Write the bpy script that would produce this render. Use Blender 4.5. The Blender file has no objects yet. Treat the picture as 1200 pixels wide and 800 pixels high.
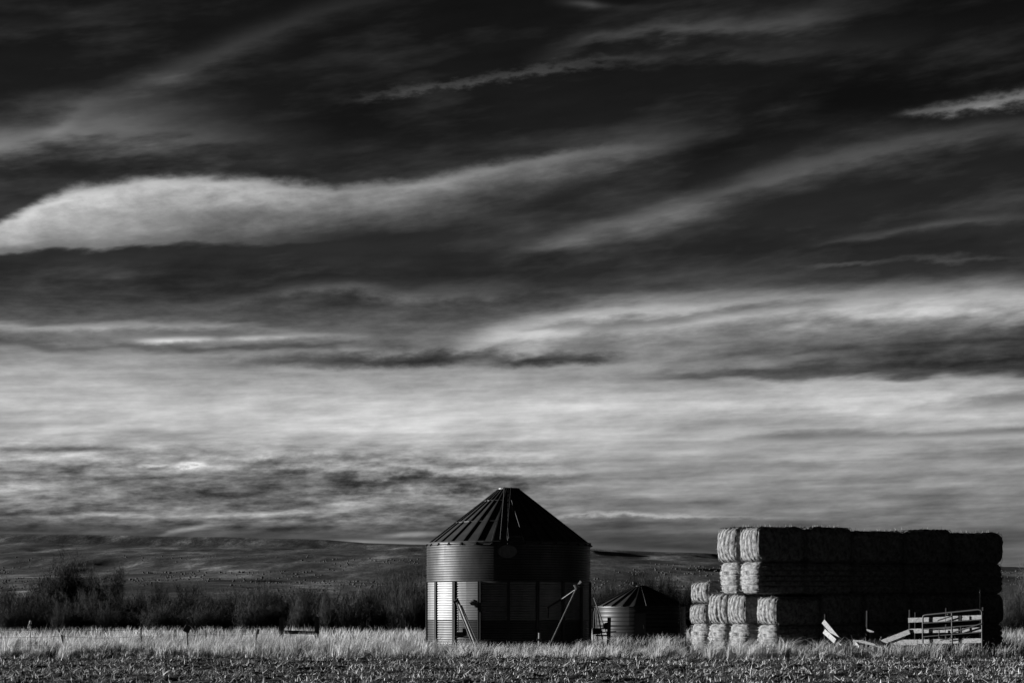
import bpy, math, random
import numpy as np
from mathutils import Vector, Matrix

random.seed(7)
rng = np.random.default_rng(7)
S = bpy.context.scene
COL = S.collection
R = math.radians

# ------------------------------------------------------------------ camera
F = 2400.0            # focal length in photo pixels (1200 wide)
HY = 715.0            # photo row of the horizon
CH = 1.25             # camera height
cam = bpy.data.cameras.new('camera')
cam.sensor_width = 36
cam.lens = 36 * F / 1200
cam.shift_y = (HY - 400) / 1200
cam.clip_start = 0.5
cam.clip_end = 40000
camo = bpy.data.objects.new('camera', cam)
camo.location = (0, 0, CH)
camo.rotation_euler = (R(90), 0, 0)
COL.objects.link(camo)
S.camera = camo

# ------------------------------------------------------------------ light and exposure
SUN_EL, SUN_BEHIND = 6.0, 9.0     # sun low on the left, a little behind the bins
EXPO = 1.6
S.view_settings.view_transform = 'Standard'
S.view_settings.look = 'None'
S.view_settings.exposure = EXPO
S.view_settings.gamma = 1
S.view_settings.use_curve_mapping = False
S.cycles.max_bounces = 6
S.cycles.diffuse_bounces = 2
S.cycles.transparent_max_bounces = 4
sun = bpy.data.lights.new('sun', 'SUN')
sun.energy = 5.0
sun.angle = R(0.5)
sun.color = (1, 1, 1)
suno = bpy.data.objects.new('sun', sun)
to_sun = Vector((-math.cos(R(SUN_BEHIND)) * math.cos(R(SUN_EL)),
                 math.sin(R(SUN_BEHIND)) * math.cos(R(SUN_EL)), math.sin(R(SUN_EL))))
suno.rotation_euler = to_sun.to_track_quat('Z', 'Y').to_euler()
suno.location = (-40, 60, 30)
COL.objects.link(suno)

# ------------------------------------------------------------------ sky
W = bpy.data.worlds.new("World")
S.world = W
W.use_nodes = True
NT = W.node_tree
NT.nodes.clear()


def wn(t, **kw):
    n = NT.nodes.new(t)
    for k, v in kw.items():
        setattr(n, k, v)
    return n


def put(sock, v):
    if isinstance(v, (int, float)):
        sock.default_value = v
    elif isinstance(v, tuple):
        sock.default_value = v
    else:
        NT.links.new(v, sock)


def mth(op, a, b=0.0, c=None, clamp=False):
    n = wn('ShaderNodeMath', operation=op, use_clamp=clamp)
    put(n.inputs[0], a)
    put(n.inputs[1], b)
    if c is not None:
        put(n.inputs[2], c)
    return n.outputs[0]


def sstep(v, a, b):
    n = wn('ShaderNodeMapRange', interpolation_type='SMOOTHSTEP')
    put(n.inputs[0], v); put(n.inputs[1], a); put(n.inputs[2], b)
    put(n.inputs[3], 0.0); put(n.inputs[4], 1.0)
    return n.outputs[0]


tc = wn('ShaderNodeTexCoord')
nrm = wn('ShaderNodeVectorMath', operation='NORMALIZE')
put(nrm.inputs[0], tc.outputs['Generated'])
DIR = nrm.outputs[0]
sp = wn('ShaderNodeSeparateXYZ')
put(sp.inputs[0], DIR)
dx, dy, dz = sp.outputs
az = mth('ARCTAN2', dx, dy)
hyp = mth('SQRT', mth('ADD', mth('MULTIPLY', dx, dx), mth('MULTIPLY', dy, dy)))
PX = mth('MULTIPLY', az, 2400.0)                                   # azimuth, scaled
QY = mth('MULTIPLY', mth('DIVIDE', dz, mth('MAXIMUM', hyp, 0.02)), 2400.0)  # height above the horizon, scaled


def snoise(scale, tilt=0.0, detail=5.0, rough=0.55, off=(0, 0, 0), dist=0.0):
    mp = wn('ShaderNodeMapping')
    mp.inputs['Rotation'].default_value = (0, R(tilt), 0)
    mp.inputs['Scale'].default_value = scale
    mp.inputs['Location'].default_value = off
    put(mp.inputs[0], DIR)
    # rotate first, then scale (mapping scales before it rotates, so chain two)
    mp.inputs['Scale'].default_value = (1, 1, 1)
    m2 = wn('ShaderNodeVectorMath', operation='MULTIPLY')
    put(m2.inputs[0], mp.outputs[0])
    m2.inputs[1].default_value = scale
    n = wn('ShaderNodeTexNoise')
    n.inputs['Scale'].default_value = 1.0
    n.inputs['Detail'].default_value = detail
    n.inputs['Roughness'].default_value = rough
    n.inputs['Distortion'].default_value = dist
    put(n.inputs['Vector'], m2.outputs[0])
    return mth('SUBTRACT', n.outputs[0], 0.5)


nA = snoise((9, 9, 42), 8, 5, 0.6, (3.1, 1.7, 0.3))        # large streaks
nB = snoise((24, 24, 105), 7, 5, 0.56, (7.1, 0.4, 2.2))    # fine streaks
nC = snoise((60, 60, 130), 2, 6, 0.62, (1.3, 5.5, 0.9))    # puffs
nD = snoise((14, 14, 230), 1, 5, 0.55, (2.3, 9.5, 4.9))    # level strata low in the sky
nE = snoise((34, 34, 190), 2, 6, 0.66, (4.4, 2.9, 6.6))
nF = snoise((95, 95, 260), 3, 5, 0.62, (8.4, 1.9, 3.6))
hi = sstep(QY, 60.0, 420.0)                                 # 0 near the horizon, 1 high up
WARP = mth('ADD', mth('MULTIPLY', nA, mth('MULTIPLY_ADD', hi, 65.0, 12.0)),
           mth('ADD', mth('MULTIPLY', nB, mth('MULTIPLY_ADD', hi, 30.0, 12.0)),
               mth('MULTIPLY', nC, 12.0)))
QW = mth('ADD', QY, WARP)
QP = mth('ADD', QY, mth('MULTIPLY', WARP, 0.45))
PW = mth('ADD', PX, mth('MULTIPLY', nA, 90.0))


def P_of(px):
    return 2400 * math.atan((px - 600) / 2400)


def Q_of(px, py):
    return (715 - py) * math.cos(math.atan((px - 600) / 2400))


def ramp(fac, stops, interp='LINEAR'):
    n = wn('ShaderNodeValToRGB')
    n.color_ramp.interpolation = interp
    e = n.color_ramp.elements
    while len(e) < len(stops):
        e.new(0.5)
    for el, (p, c) in zip(e, sorted(stops)):
        el.position = p
        el.color = c if isinstance(c, tuple) else (c, c, c, 1)
    put(n.inputs[0], fac)
    return n.outputs[0]


base_rows = [(-1200, 10), (-700, 14), (-300, 16), (0, 18), (60, 20), (120, 26), (200, 33), (270, 40), (320, 45), (355, 57),
             (385, 86), (410, 128), (440, 154), (470, 168), (500, 172), (530, 164), (560, 146), (590, 122), (610, 102), (635, 92), (715, 88)]
QR = 2000.0
D = ramp(mth('DIVIDE', QW, QR, clamp=True), [((715 - y) / QR, v / 255) for y, v in base_rows], 'B_SPLINE')
sep = wn('ShaderNodeSeparateColor')
put(sep.inputs[0], D)
D = sep.outputs[0]
# the cloud bank lies ahead; the unseen sky behind the camera is taken as clear and dimmed so shaded faces stay dark
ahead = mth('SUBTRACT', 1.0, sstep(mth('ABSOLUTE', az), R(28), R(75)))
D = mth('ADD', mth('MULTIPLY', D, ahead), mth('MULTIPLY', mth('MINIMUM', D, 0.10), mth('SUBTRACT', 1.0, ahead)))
# streak texture all round the sky
lo = mth('SUBTRACT', 1.0, sstep(QY, 150.0, 480.0))
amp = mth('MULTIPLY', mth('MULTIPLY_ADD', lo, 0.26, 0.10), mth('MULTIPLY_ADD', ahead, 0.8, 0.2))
D = mth('ADD', D, mth('MULTIPLY', mth('ADD', mth('MULTIPLY', nB, 0.75), mth('MULTIPLY', nA, 0.45)), amp))
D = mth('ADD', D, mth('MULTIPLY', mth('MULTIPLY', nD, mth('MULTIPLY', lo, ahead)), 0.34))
D = mth('ADD', D, mth('MULTIPLY', mth('MAXIMUM', mth('ADD', nA, 0.02), 0.0), mth('MULTIPLY_ADD', hi, 0.55, 0.0)))

P0, P1 = -1500.0, 1500.0
POS = mth('DIVIDE', mth('SUBTRACT', PW, P0), P1 - P0, clamp=True)
POSX = mth('DIVIDE', mth('SUBTRACT', PX, P0), P1 - P0, clamp=True)


def cloud(stops, amp, et=0.5, eb=0.6, mode=1, tex=None, texk=0.0, grain=0.9):
    """one cloud: stops are (px, top row, bottom row, strength)"""
    global D
    st = []
    for px, t, b, a in stops:
        st.append(((P_of(px) - P0) / (P1 - P0), (Q_of(px, t) / QR, Q_of(px, b) / QR, a, 1)))
    q = {0: QY, 1: QP, 2: QW}[mode]
    r = ramp(POSX if mode == 0 else POS, st, 'LINEAR')
    s3 = wn('ShaderNodeSeparateColor')
    put(s3.inputs[0], r)
    T = mth('MULTIPLY', s3.outputs[0], QR)
    B = mth('MULTIPLY', s3.outputs[1], QR)
    s = mth('DIVIDE', mth('SUBTRACT', q, B), mth('MAXIMUM', mth('SUBTRACT', T, B), 1.0))
    if texk:
        s = mth('ADD', s, mth('MULTIPLY', tex, texk))
    m = mth('MULTIPLY', sstep(s, 0.0, eb), mth('SUBTRACT', 1.0, sstep(s, 1.0 - et, 1.0)))
    m = mth('MULTIPLY', m, s3.outputs[2])
    if tex is not None:
        m = mth('MULTIPLY', m, mth('MULTIPLY_ADD', tex, grain, 1.0))
    D = mth('MULTIPLY_ADD', m, amp, D)


# --- the long white bank on the left
cloud([(-300, 310, 330, .1), (-80, 290, 318, .75), (0, 256, 304, .88), (45, 232, 302, .97), (90, 210, 300, 1), (175, 198, 297, 1), (260, 198, 296, .93),
       (330, 204, 292, .78), (400, 210, 286, .6), (470, 204, 278, .55), (560, 186, 262, .5), (640, 172, 245, .42), (720, 160, 235, .22), (820, 150, 220, 0)],
      .66, .22, .95, 1, nC, .16, .5)
cloud([(-200, 290, 312, .4), (0, 262, 302, .8), (80, 238, 298, 1), (180, 232, 296, .9), (270, 240, 294, .5), (370, 250, 288, .1), (420, 250, 284, 0)], .26, .7, .16, 1, nB, .15, .5)
# --- upper streaks
cloud([(40, 150, 200, 0), (120, 84, 140, .6), (200, 54, 118, 1), (270, 24, 90, 1), (340, -2, 60, .8), (420, -30, 34, .6), (560, -70, 0, 0)], .21, .7, .7, 1, nB, .3)
cloud([(-300, 120, 230, .6), (0, 110, 215, 1), (90, 90, 212, .95), (250, 96, 218, .6), (400, 110, 220, 0)], .30, .6, .6, 2, nB, .3)
cloud([(-300, 10, 60, .6), (0, 10, 60, .8), (120, 0, 50, .4), (220, 0, 45, 0)], .08, .6, .6, 2, nB, .3)
cloud([(385, 111, 129, 0), (430, 103, 124, .55), (500, 94, 114, .8), (560, 85, 106, 1), (620, 74, 95, .9), (700, 62, 88, .6), (790, 56, 82, 0)], .25, .7, .7, 0, nF, 1.5, 1.6)
cloud([(1045, 128, 141, 0), (1066, 124, 141, .7), (1100, 116, 141, .8), (1140, 106, 137, 1), (1200, 96, 132, 1), (1300, 82, 122, 0)], .46, .7, .6, 0, nF, .8, .8)
cloud([(600, 60, 100, 0), (690, 22, 66, .8), (760, 10, 60, 1), (830, 4, 60, .9), (960, -20, 60, .5), (1060, -40, 40, 0)], .20, .6, .6, 2, nB, .4)
cloud([(640, -10, 12, 0), (690, -6, 14, 1), (712, 0, 14, .4), (760, 4, 16, 0)], .22, .6, .6, 0, nB, .4)
cloud([(600, 70, 110, 0), (720, 52, 92, .7), (860, 44, 84, .8), (1000, 30, 80, .5), (1100, 10, 60, 0)], .13, .6, .6, 2, nB, .4)
cloud([(560, 300, 330, 0), (640, 268, 310, .8), (740, 238, 288, 1), (840, 202, 268, 1), (930, 168, 236, 1), (1020, 148, 208, .9), (1200, 130, 184, .7), (1400, 110, 160, 0)], .235, .55, .75, 1, nB, .3)
cloud([(920, 284, 300, 0), (1000, 270, 290, .7), (1100, 250, 272, 1), (1200, 240, 266, .7), (1350, 236, 260, 0)], .13, .6, .6, 1, nB, .3)
cloud([(930, 308, 316, 0), (985, 306, 314, 1), (1040, 304, 313, .4), (1110, 298, 310, .9), (1180, 296, 306, .3), (1220, 296, 306, 0)], .14, .6, .6, 1, nC, .6)
cloud([(560, 170, 250, 0), (640, 150, 235, .7), (740, 130, 210, .9), (830, 110, 190, 0)], .12, .6, .6, 2, nB, .4)
cloud([(200, 350, 378, 0), (330, 328, 358, .8), (400, 322, 352, 1), (480, 326, 362, .8), (600, 320, 370, .4), (700, 320, 360, 0)], .19, .6, .6, 1, nC, .4)
# dark clear gaps
cloud([(180, 110, 200, 0), (320, 90, 195, 1), (480, 100, 190, .8), (620, 110, 180, 0)], -.06, .6, .6, 2)
cloud([(760, 180, 260, 0), (880, 100, 190, .9), (1010, 70, 160, 1), (1120, 60, 150, 1), (1300, 40, 120, 0)], -.10, .6, .6, 2)
cloud([(1020, -40, 40, 0), (1100, -60, 40, 1), (1300, -60, 60, 0)], -.06, .6, .6, 2)
cloud([(0, 300, 372, .6), (200, 300, 376, 1), (420, 300, 380, .8), (560, 290, 385, .7), (700, 280, 350, .4), (900, 260, 330, .4), (1100, 270, 325, .5), (1300, 270, 325, 0)], -.07, .6, .6, 2)
# --- left band, row 380-400
cloud([(-200, 372, 396, .6), (0, 373, 394, .8), (100, 374, 392, 1), (220, 372, 390, .8), (380, 376, 392, 0)], .24, .6, .6, 1, nB, .5)
cloud([(150, 394, 406, 0), (180, 393, 405, .9), (215, 391, 404, 1), (245, 392, 402, .7), (262, 393, 402, .1), (275, 391, 402, .7), (330, 388, 400, .6), (400, 386, 398, .3), (440, 388, 398, 0)], .32, .6, .5, 0, nC, .5)
# --- right bank
cloud([(520, 385, 420, 0), (580, 368, 430, .8), (630, 350, 420, 1), (700, 338, 405, 1), (800, 330, 410, 1), (900, 324, 400, 1), (1000, 322, 396, .95), (1100, 318, 392, 1), (1200, 314, 388, 1), (1400, 314, 388, .5), (1600, 314, 388, 0)],
      .40, .45, .5, 1, nB, .3)
cloud([(585, 378, 396, 0), (640, 372, 392, .9), (720, 366, 390, 1), (800, 360, 384, .9), (880, 350, 376, .9), (940, 346, 366, .6), (1000, 342, 362, 0)], -.27, .6, .6, 1, nB, .4)
# --- dark bars
cloud([(760, 414, 440, 0), (830, 404, 432, .6), (900, 394, 428, .7), (1000, 388, 424, .8), (1100, 384, 420, .9), (1200, 374, 416, 1), (1500, 372, 416, 1), (1700, 372, 416, 0)], -.27, .6, .5, 1, nB, .35)
cloud([(700, 424, 448, 0), (800, 426, 450, .5), (880, 420, 448, .7), (960, 412, 446, .8), (1060, 402, 446, 1), (1200, 398, 446, 1), (1500, 398, 446, .9), (1700, 398, 446, 0)], -.40, .5, .30, 1, nB, .3)
cloud([(200, 420, 442, 0), (330, 410, 438, .6), (430, 404, 438, .9), (520, 404, 434, 1), (570, 406, 434, .6), (620, 408, 434, 1), (700, 408, 430, .9), (750, 408, 430, 0)], -.36, .6, .5, 1, nC, .5)
cloud([(-300, 388, 412, .8), (0, 390, 412, .9), (120, 392, 414, .7), (260, 400, 416, 1), (420, 398, 412, .7), (520, 396, 410, 0)], -.20, .6, .6, 1, nB, .4)
cloud([(680, 440, 462, 0), (760, 440, 462, .6), (830, 440, 460, .7), (900, 446, 460, .2), (960, 446, 460, 0)], -.12, .6, .6, 1, nB, .4)
# light slab under the dark bars
cloud([(-300, 440, 520, .7), (0, 440, 510, .8), (200, 450, 520, .9), (400, 436, 530, 1), (600, 440, 540, .9), (900, 444, 500, .6), (1200, 446, 490, .5), (1500, 446, 500, .5)], .10, .6, .6, 1, nB, .3)
cloud([(1040, 472, 490, 0), (1100, 464, 484, .7), (1200, 452, 482, 1), (1500, 450, 480, .8), (1700, 450, 480, 0)], -.22, .6, .6, 1, nD, .5)
cloud([(840, 512, 522, 0), (900, 504, 522, .6), (1000, 498, 520, .8), (1080, 502, 516, .6), (1200, 494, 512, 1), (1500, 490, 512, .8), (1700, 490, 510, 0)], -.24, .6, .6, 1, nD, .4)
cloud([(900, 540, 560, 0), (1000, 530, 556, .6), (1200, 516, 548, .8), (1500, 510, 545, .5), (1700, 510, 545, 0)], -.14, .6, .6, 1, nD, .5)
# --- mottled broken cloud low on the left, ripples low all round
lowband = mth('MULTIPLY', sstep(QY, 78.0, 110.0), mth('SUBTRACT', 1.0, sstep(QY, 165.0, 215.0)))
leftw = mth('MULTIPLY_ADD', mth('SUBTRACT', 1.0, sstep(PX, -60.0, 130.0)), 0.8, 0.2)
D = mth('ADD', D, mth('MULTIPLY', mth('MULTIPLY', mth('MULTIPLY', nE, lowband), leftw), 0.95))
D = mth('ADD', D, mth('MULTIPLY', mth('MULTIPLY', mth('MULTIPLY', nF, lowband), leftw), 0.42))
midband = mth('MULTIPLY', sstep(QY, 150.0, 260.0), mth('SUBTRACT', 1.0, sstep(QY, 340.0, 420.0)))
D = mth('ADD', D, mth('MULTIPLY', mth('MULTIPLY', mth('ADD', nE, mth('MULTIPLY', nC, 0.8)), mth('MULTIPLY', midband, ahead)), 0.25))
# --- low cloud on the left
cloud([(-300, 512, 540, .7), (0, 514, 540, .7), (60, 516, 536, 1), (110, 518, 534, .9), (200, 526, 540, 0)], -.26, .6, .6, 1, nB, .6)
cloud([(-200, 546, 584, .7), (0, 546, 560, .8), (100, 548, 572, .8), (180, 544, 600, .9), (260, 538, 606, 1), (340, 534, 600, .8), (420, 540, 596, .5), (520, 556, 600, 0)], -.17, .5, .5, 1, nD, .6)
cloud([(255, 548, 560, 0), (300, 534, 556, .8), (350, 530, 556, 1), (415, 530, 550, .9), (470, 545, 556, .1), (520, 552, 562, 0)], -.20, .4, .5, 1, nC, 1.1)
cloud([(360, 556, 580, 0), (420, 550, 586, .9), (480, 548, 582, 1), (540, 546, 584, 1), (590, 549, 580, .9), (640, 552, 572, .5), (700, 556, 568, 0)], -.25, .4, .5, 1, nC, 1.2)
cloud([(-300, 556, 592, .8), (0, 556, 588, 1), (40, 558, 586, .7), (90, 566, 590, 0)], .16, .6, .6, 1, nD, .3)
cloud([(150, 544, 550, 0), (165, 544, 550, .8), (185, 544, 550, .5), (198, 543, 550, .2), (208, 540, 551, .8), (232, 540, 549, 1), (250, 542, 548, 0)], .32, .5, .5, 1, nF, 1.8)
# --- above the mesa
cloud([(-300, 590, 632, 1), (0, 589, 630, 1), (50, 587, 630, 1), (110, 596, 632, .6), (150, 606, 636, .5), (200, 612, 640, .5), (330, 606, 640, .8), (380, 604, 636, .7), (460, 600, 640, .6), (560, 600, 640, .6), (640, 600, 640, .5), (760, 604, 646, .8), (860, 606, 660, .6), (960, 604, 640, .8), (1100, 604, 640, .4), (1200, 606, 640, .2), (1400, 606, 640, .4)],
      -.13, .5, .2, 1, nD, .35)
cloud([(40, 602, 612, 0), (90, 598, 609, .9), (140, 597, 608, .8), (230, 600, 612, .7), (300, 598, 608, .7), (370, 594, 602, .4), (440, 594, 600, 0)], .22, .5, .5, 0, nB, .6)
cloud([(176, 628, 640, 0), (200, 618, 630, 1), (240, 610, 622, .8), (290, 606, 616, .3), (330, 603, 610, 0)], .24, .5, .5, 0, nB, .6)
cloud([(440, 624, 634, 0), (470, 622, 632, .9), (500, 620, 631, 1), (520, 620, 630, .3), (560, 621, 630, 0)], .28, .5, .5, 0, nB, .6)
cloud([(360, 630, 636, 0), (420, 630, 640, .9), (500, 632, 640, .6), (560, 634, 640, 0)], .20, .5, .5, 0, nB, .4)
cloud([(640, 602, 612, 0), (668, 598, 609, .8), (740, 596, 607, 1), (800, 598, 608, .8), (880, 602, 609, .4), (960, 603, 609, 0)], .24, .6, .6, 1, nF, 1.6)
cloud([(640, 574, 600, 0), (700, 574, 596, .7), (800, 578, 596, .6), (900, 580, 600, .3), (1000, 584, 600, 0)], -.10, .5, .5, 1, nD, .5)
cloud([(750, 640, 650, 0), (800, 640, 655, .7), (843, 642, 665, .8), (900, 640, 665, 0)], .10, .5, .5, 0, nB, .5)

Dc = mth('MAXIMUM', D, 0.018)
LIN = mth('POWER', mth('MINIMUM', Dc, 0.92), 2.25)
# clear-air part: the Nishita sky seen through a red filter, so blue goes nearly black
sky = wn('ShaderNodeTexSky', sky_type='NISHITA')
sky.sun_disc = False
sky.sun_elevation = R(SUN_EL)
sky.sun_rotation = R(-(90 - SUN_BEHIND))
sky.air_density = 1.0
sky.dust_density = 0.6
ss = wn('ShaderNodeSeparateColor')
put(ss.inputs[0], sky.outputs[0])
CLEAR = mth('MULTIPLY', ss.outputs[0], 0.012)
STR = 0.1
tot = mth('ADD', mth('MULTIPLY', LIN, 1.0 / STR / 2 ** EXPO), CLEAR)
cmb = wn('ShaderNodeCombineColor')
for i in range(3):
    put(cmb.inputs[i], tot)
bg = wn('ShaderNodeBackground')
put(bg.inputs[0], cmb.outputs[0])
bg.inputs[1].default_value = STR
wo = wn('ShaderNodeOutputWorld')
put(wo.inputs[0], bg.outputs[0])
W.cycles.sampling_method = 'MANUAL'
W.cycles.sample_map_resolution = 512


# ------------------------------------------------------------------ helpers
def at(px, py, Y):
    return Vector(((px - 600) / F * Y, Y, CH + (HY - py) / F * Y))


def gx(px, Y):
    return (px - 600) / F * Y


def vnoise(x, y, seed=0):
    xi = np.floor(x).astype(np.int64); yi = np.floor(y).astype(np.int64)
    xf = x - xi; yf = y - yi
    u = xf * xf * (3 - 2 * xf); v = yf * yf * (3 - 2 * yf)

    def h(a, b):
        n = (a * 374761393 + b * 668265263 + seed * 1274126177) & 0xffffffff
        n = ((n ^ (n >> 13)) * 1274126177) & 0xffffffff
        n = n ^ (n >> 16)
        return (n & 0xffff) / 65535.0
    return (h(xi, yi) * (1 - u) + h(xi + 1, yi) * u) * (1 - v) + (h(xi, yi + 1) * (1 - u) + h(xi + 1, yi + 1) * u) * v


def fbm(x, y, seed=0, octv=4, gain=0.5):
    s = 0; a = 1; t = 0
    for i in range(octv):
        s = s + a * vnoise(x * 2 ** i + 17.3 * i, y * 2 ** i - 9.1 * i, seed + i)
        t += a; a *= gain
    return s / t


class MB:
    def __init__(self):
        self.v = []; self.f = []

    def quadgrid(self, pts, nu, nv):     # pts indexed [v*nu+u]
        o = len(self.v); self.v += pts
        for j in range(nv - 1):
            for i in range(nu - 1):
                a = o + j * nu + i
                self.f.append((a, a + 1, a + nu + 1, a + nu))

    def box(self, c, h, ax=None):
        c = Vector(c)
        ax = ax or (Vector((1, 0, 0)), Vector((0, 1, 0)), Vector((0, 0, 1)))
        o = len(self.v)
        for k in (-1, 1):
            for j in (-1, 1):
                for i in (-1, 1):
                    self.v.append(tuple(c + ax[0] * h[0] * i + ax[1] * h[1] * j + ax[2] * h[2] * k))
        for q in ((0, 2, 3, 1), (4, 5, 7, 6), (0, 1, 5, 4), (2, 6, 7, 3), (0, 4, 6, 2), (1, 3, 7, 5)):
            self.f.append(tuple(o + i for i in q))

    def plank(self, a, b, w, t, up=Vector((0, 0, 1))):
        a = Vector(a); b = Vector(b); d = (b - a); L = d.length; d.normalize()
        s = d.cross(up).normalized(); u = s.cross(d).normalized()
        self.box((a + b) / 2, (L / 2, t / 2, w / 2), (d, s, u))

    def tube(self, a, b, r0, r1=None, n=6, cap=True):
        r1 = r0 if r1 is None else r1
        a = Vector(a); b = Vector(b); d = (b - a).normalized()
        s = d.orthogonal().normalized(); u = d.cross(s)
        o = len(self.v)
        for p, r in ((a, r0), (b, r1)):
            for i in range(n):
                t = 2 * math.pi * i / n
                self.v.append(tuple(p + s * r * math.cos(t) + u * r * math.sin(t)))
        for i in range(n):
            j = (i + 1) % n
            self.f.append((o + i, o + j, o + n + j, o + n + i))
        if cap:
            self.f.append(tuple(o + i for i in reversed(range(n))))
            self.f.append(tuple(o + n + i for i in range(n)))

    def path(self, pts, r, n=6):
        pts = [Vector(p) for p in pts]
        o = len(self.v)
        for k, p in enumerate(pts):
            d = (pts[min(k + 1, len(pts) - 1)] - pts[max(k - 1, 0)]).normalized()
            s = d.cross(Vector((0.31, 0.9, 0.2))).normalized(); u = d.cross(s)
            rr = r[k] if isinstance(r, (list, tuple)) else r
            for i in range(n):
                t = 2 * math.pi * i / n
                self.v.append(tuple(p + s * rr * math.cos(t) + u * rr * math.sin(t)))
        for k in range(len(pts) - 1):
            for i in range(n):
                j = (i + 1) % n
                self.f.append((o + k * n + i, o + k * n + j, o + (k + 1) * n + j, o + (k + 1) * n + i))

    def mesh(self, name, mat, smooth=False):
        me = bpy.data.meshes.new(name)
        me.from_pydata([tuple(p) for p in self.v], [], self.f)
        me.materials.append(mat)
        if smooth:
            me.shade_smooth()
        me.update()
        return me


def link(name, me, parent=None, loc=None, rot=None):
    o = bpy.data.objects.new(name, me)
    COL.objects.link(o)
    if parent:
        o.parent = parent
    if loc is not None:
        o.location = loc
    if rot is not None:
        o.rotation_euler = rot
    return o


def thing(name, label, cat, loc=(0, 0, 0), rz=0, group=None):
    o = link(name, None, None, loc, (0, 0, rz))
    o.empty_display_size = 0.2
    o['label'] = label
    o['category'] = cat
    if group:
        o['group'] = group
    return o


def tri_mesh(name, V, T, mat, tone=None, smooth=False):
    me = bpy.data.meshes.new(name)
    V = np.asarray(V, np.float32); T = np.asarray(T, np.int32)
    me.vertices.add(len(V)); me.vertices.foreach_set('co', V.ravel())
    me.loops.add(T.size); me.loops.foreach_set('vertex_index', T.ravel())
    me.polygons.add(len(T))
    me.polygons.foreach_set('loop_start', np.arange(0, T.size, 3, dtype=np.int32))
    me.polygons.foreach_set('loop_total', np.full(len(T), 3, np.int32))
    me.materials.append(mat)
    if tone is not None:
        a = me.attributes.new('tone', 'FLOAT', 'POINT')
        a.data.foreach_set('value', np.asarray(tone, np.float32))
    me.update(calc_edges=True)
    if smooth:
        me.shade_smooth()
    return me


def blades(base, tipvec, width, face, bend):
    """N grass blades of three triangles: base point, tip offset, width, facing angle, bend vector"""
    n = len(base)
    side = np.stack([np.cos(face), np.sin(face), np.zeros(n)], 1) * (width / 2)[:, None]
    mid = base + tipvec * 0.55 - bend * 0.5
    tip = base + tipvec + bend * 0.5
    V = np.stack([base - side, base + side, mid - side * .75, mid + side * .75, tip], 1).reshape(-1, 3)
    o = (np.arange(n) * 5)[:, None]
    T = np.concatenate([o + np.array([[0, 1, 3]]), o + np.array([[0, 3, 2]]), o + np.array([[2, 3, 4]])], 0)
    return V, T


# ------------------------------------------------------------------ materials (all grey: the place is seen in black and white)
ALB = 2 ** (0.9 - EXPO)      # base colours were first measured for exposure 0.9


def mat(name, lo=0.2, hi=0.3, rough=0.8, metal=0.0, scale=4.0, stretch=(1, 1, 1), bump=0.0, bscale=30.0, tone=False, trans=0.0, spec=0.3, coord='Object'):
    lo, hi = lo * ALB, hi * ALB
    m = bpy.data.materials.new(name)
    m.use_nodes = True
    nt = m.node_tree
    b = nt.nodes['Principled BSDF']
    L = nt.links.new
    b.inputs['Roughness'].default_value = rough
    b.inputs['Metallic'].default_value = metal
    b.inputs['Specular IOR Level'].default_value = spec
    cr = nt.nodes.new('ShaderNodeValToRGB')
    cr.color_ramp.elements[0].color = (lo, lo, lo, 1)
    cr.color_ramp.elements[1].color = (hi, hi, hi, 1)
    if tone:
        a = nt.nodes.new('ShaderNodeAttribute')
        a.attribute_name = 'tone'
        L(a.outputs['Fac'], cr.inputs[0])
        cr.color_ramp.elements[0].position = 0.0
        cr.color_ramp.elements[1].position = 1.0
    else:
        t = nt.nodes.new('ShaderNodeTexCoord')
        mp = nt.nodes.new('ShaderNodeMapping')
        mp.inputs['Scale'].default_value = stretch
        L(t.outputs[coord], mp.inputs[0])
        n = nt.nodes.new('ShaderNodeTexNoise')
        n.inputs['Scale'].default_value = scale
        n.inputs['Detail'].default_value = 6
        n.inputs['Roughness'].default_value = 0.65
        L(mp.outputs[0], n.inputs['Vector'])
        cr.color_ramp.elements[0].position = 0.32
        cr.color_ramp.elements[1].position = 0.68
        L(n.outputs[0], cr.inputs[0])
        if bump:
            n2 = nt.nodes.new('ShaderNodeTexNoise')
            n2.inputs['Scale'].default_value = bscale
            n2.inputs['Detail'].default_value = 5
            L(mp.outputs[0], n2.inputs['Vector'])
            bp = nt.nodes.new('ShaderNodeBump')
            bp.inputs['Strength'].default_value = bump
            bp.inputs['Distance'].default_value = 0.02
            L(n2.outputs[0], bp.inputs['Height'])
            L(bp.outputs[0], b.inputs['Normal'])
    L(cr.outputs[0], b.inputs['Base Color'])
    if trans:
        out = nt.nodes['Material Output']
        tr = nt.nodes.new('ShaderNodeBsdfTranslucent')
        L(cr.outputs[0], tr.inputs[0])
        mx = nt.nodes.new('ShaderNodeMixShader')
        mx.inputs[0].default_value = trans
        L(b.outputs[0], mx.inputs[1]); L(tr.outputs[0], mx.inputs[2])
        L(mx.outputs[0], out.inputs[0])
    return m


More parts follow.
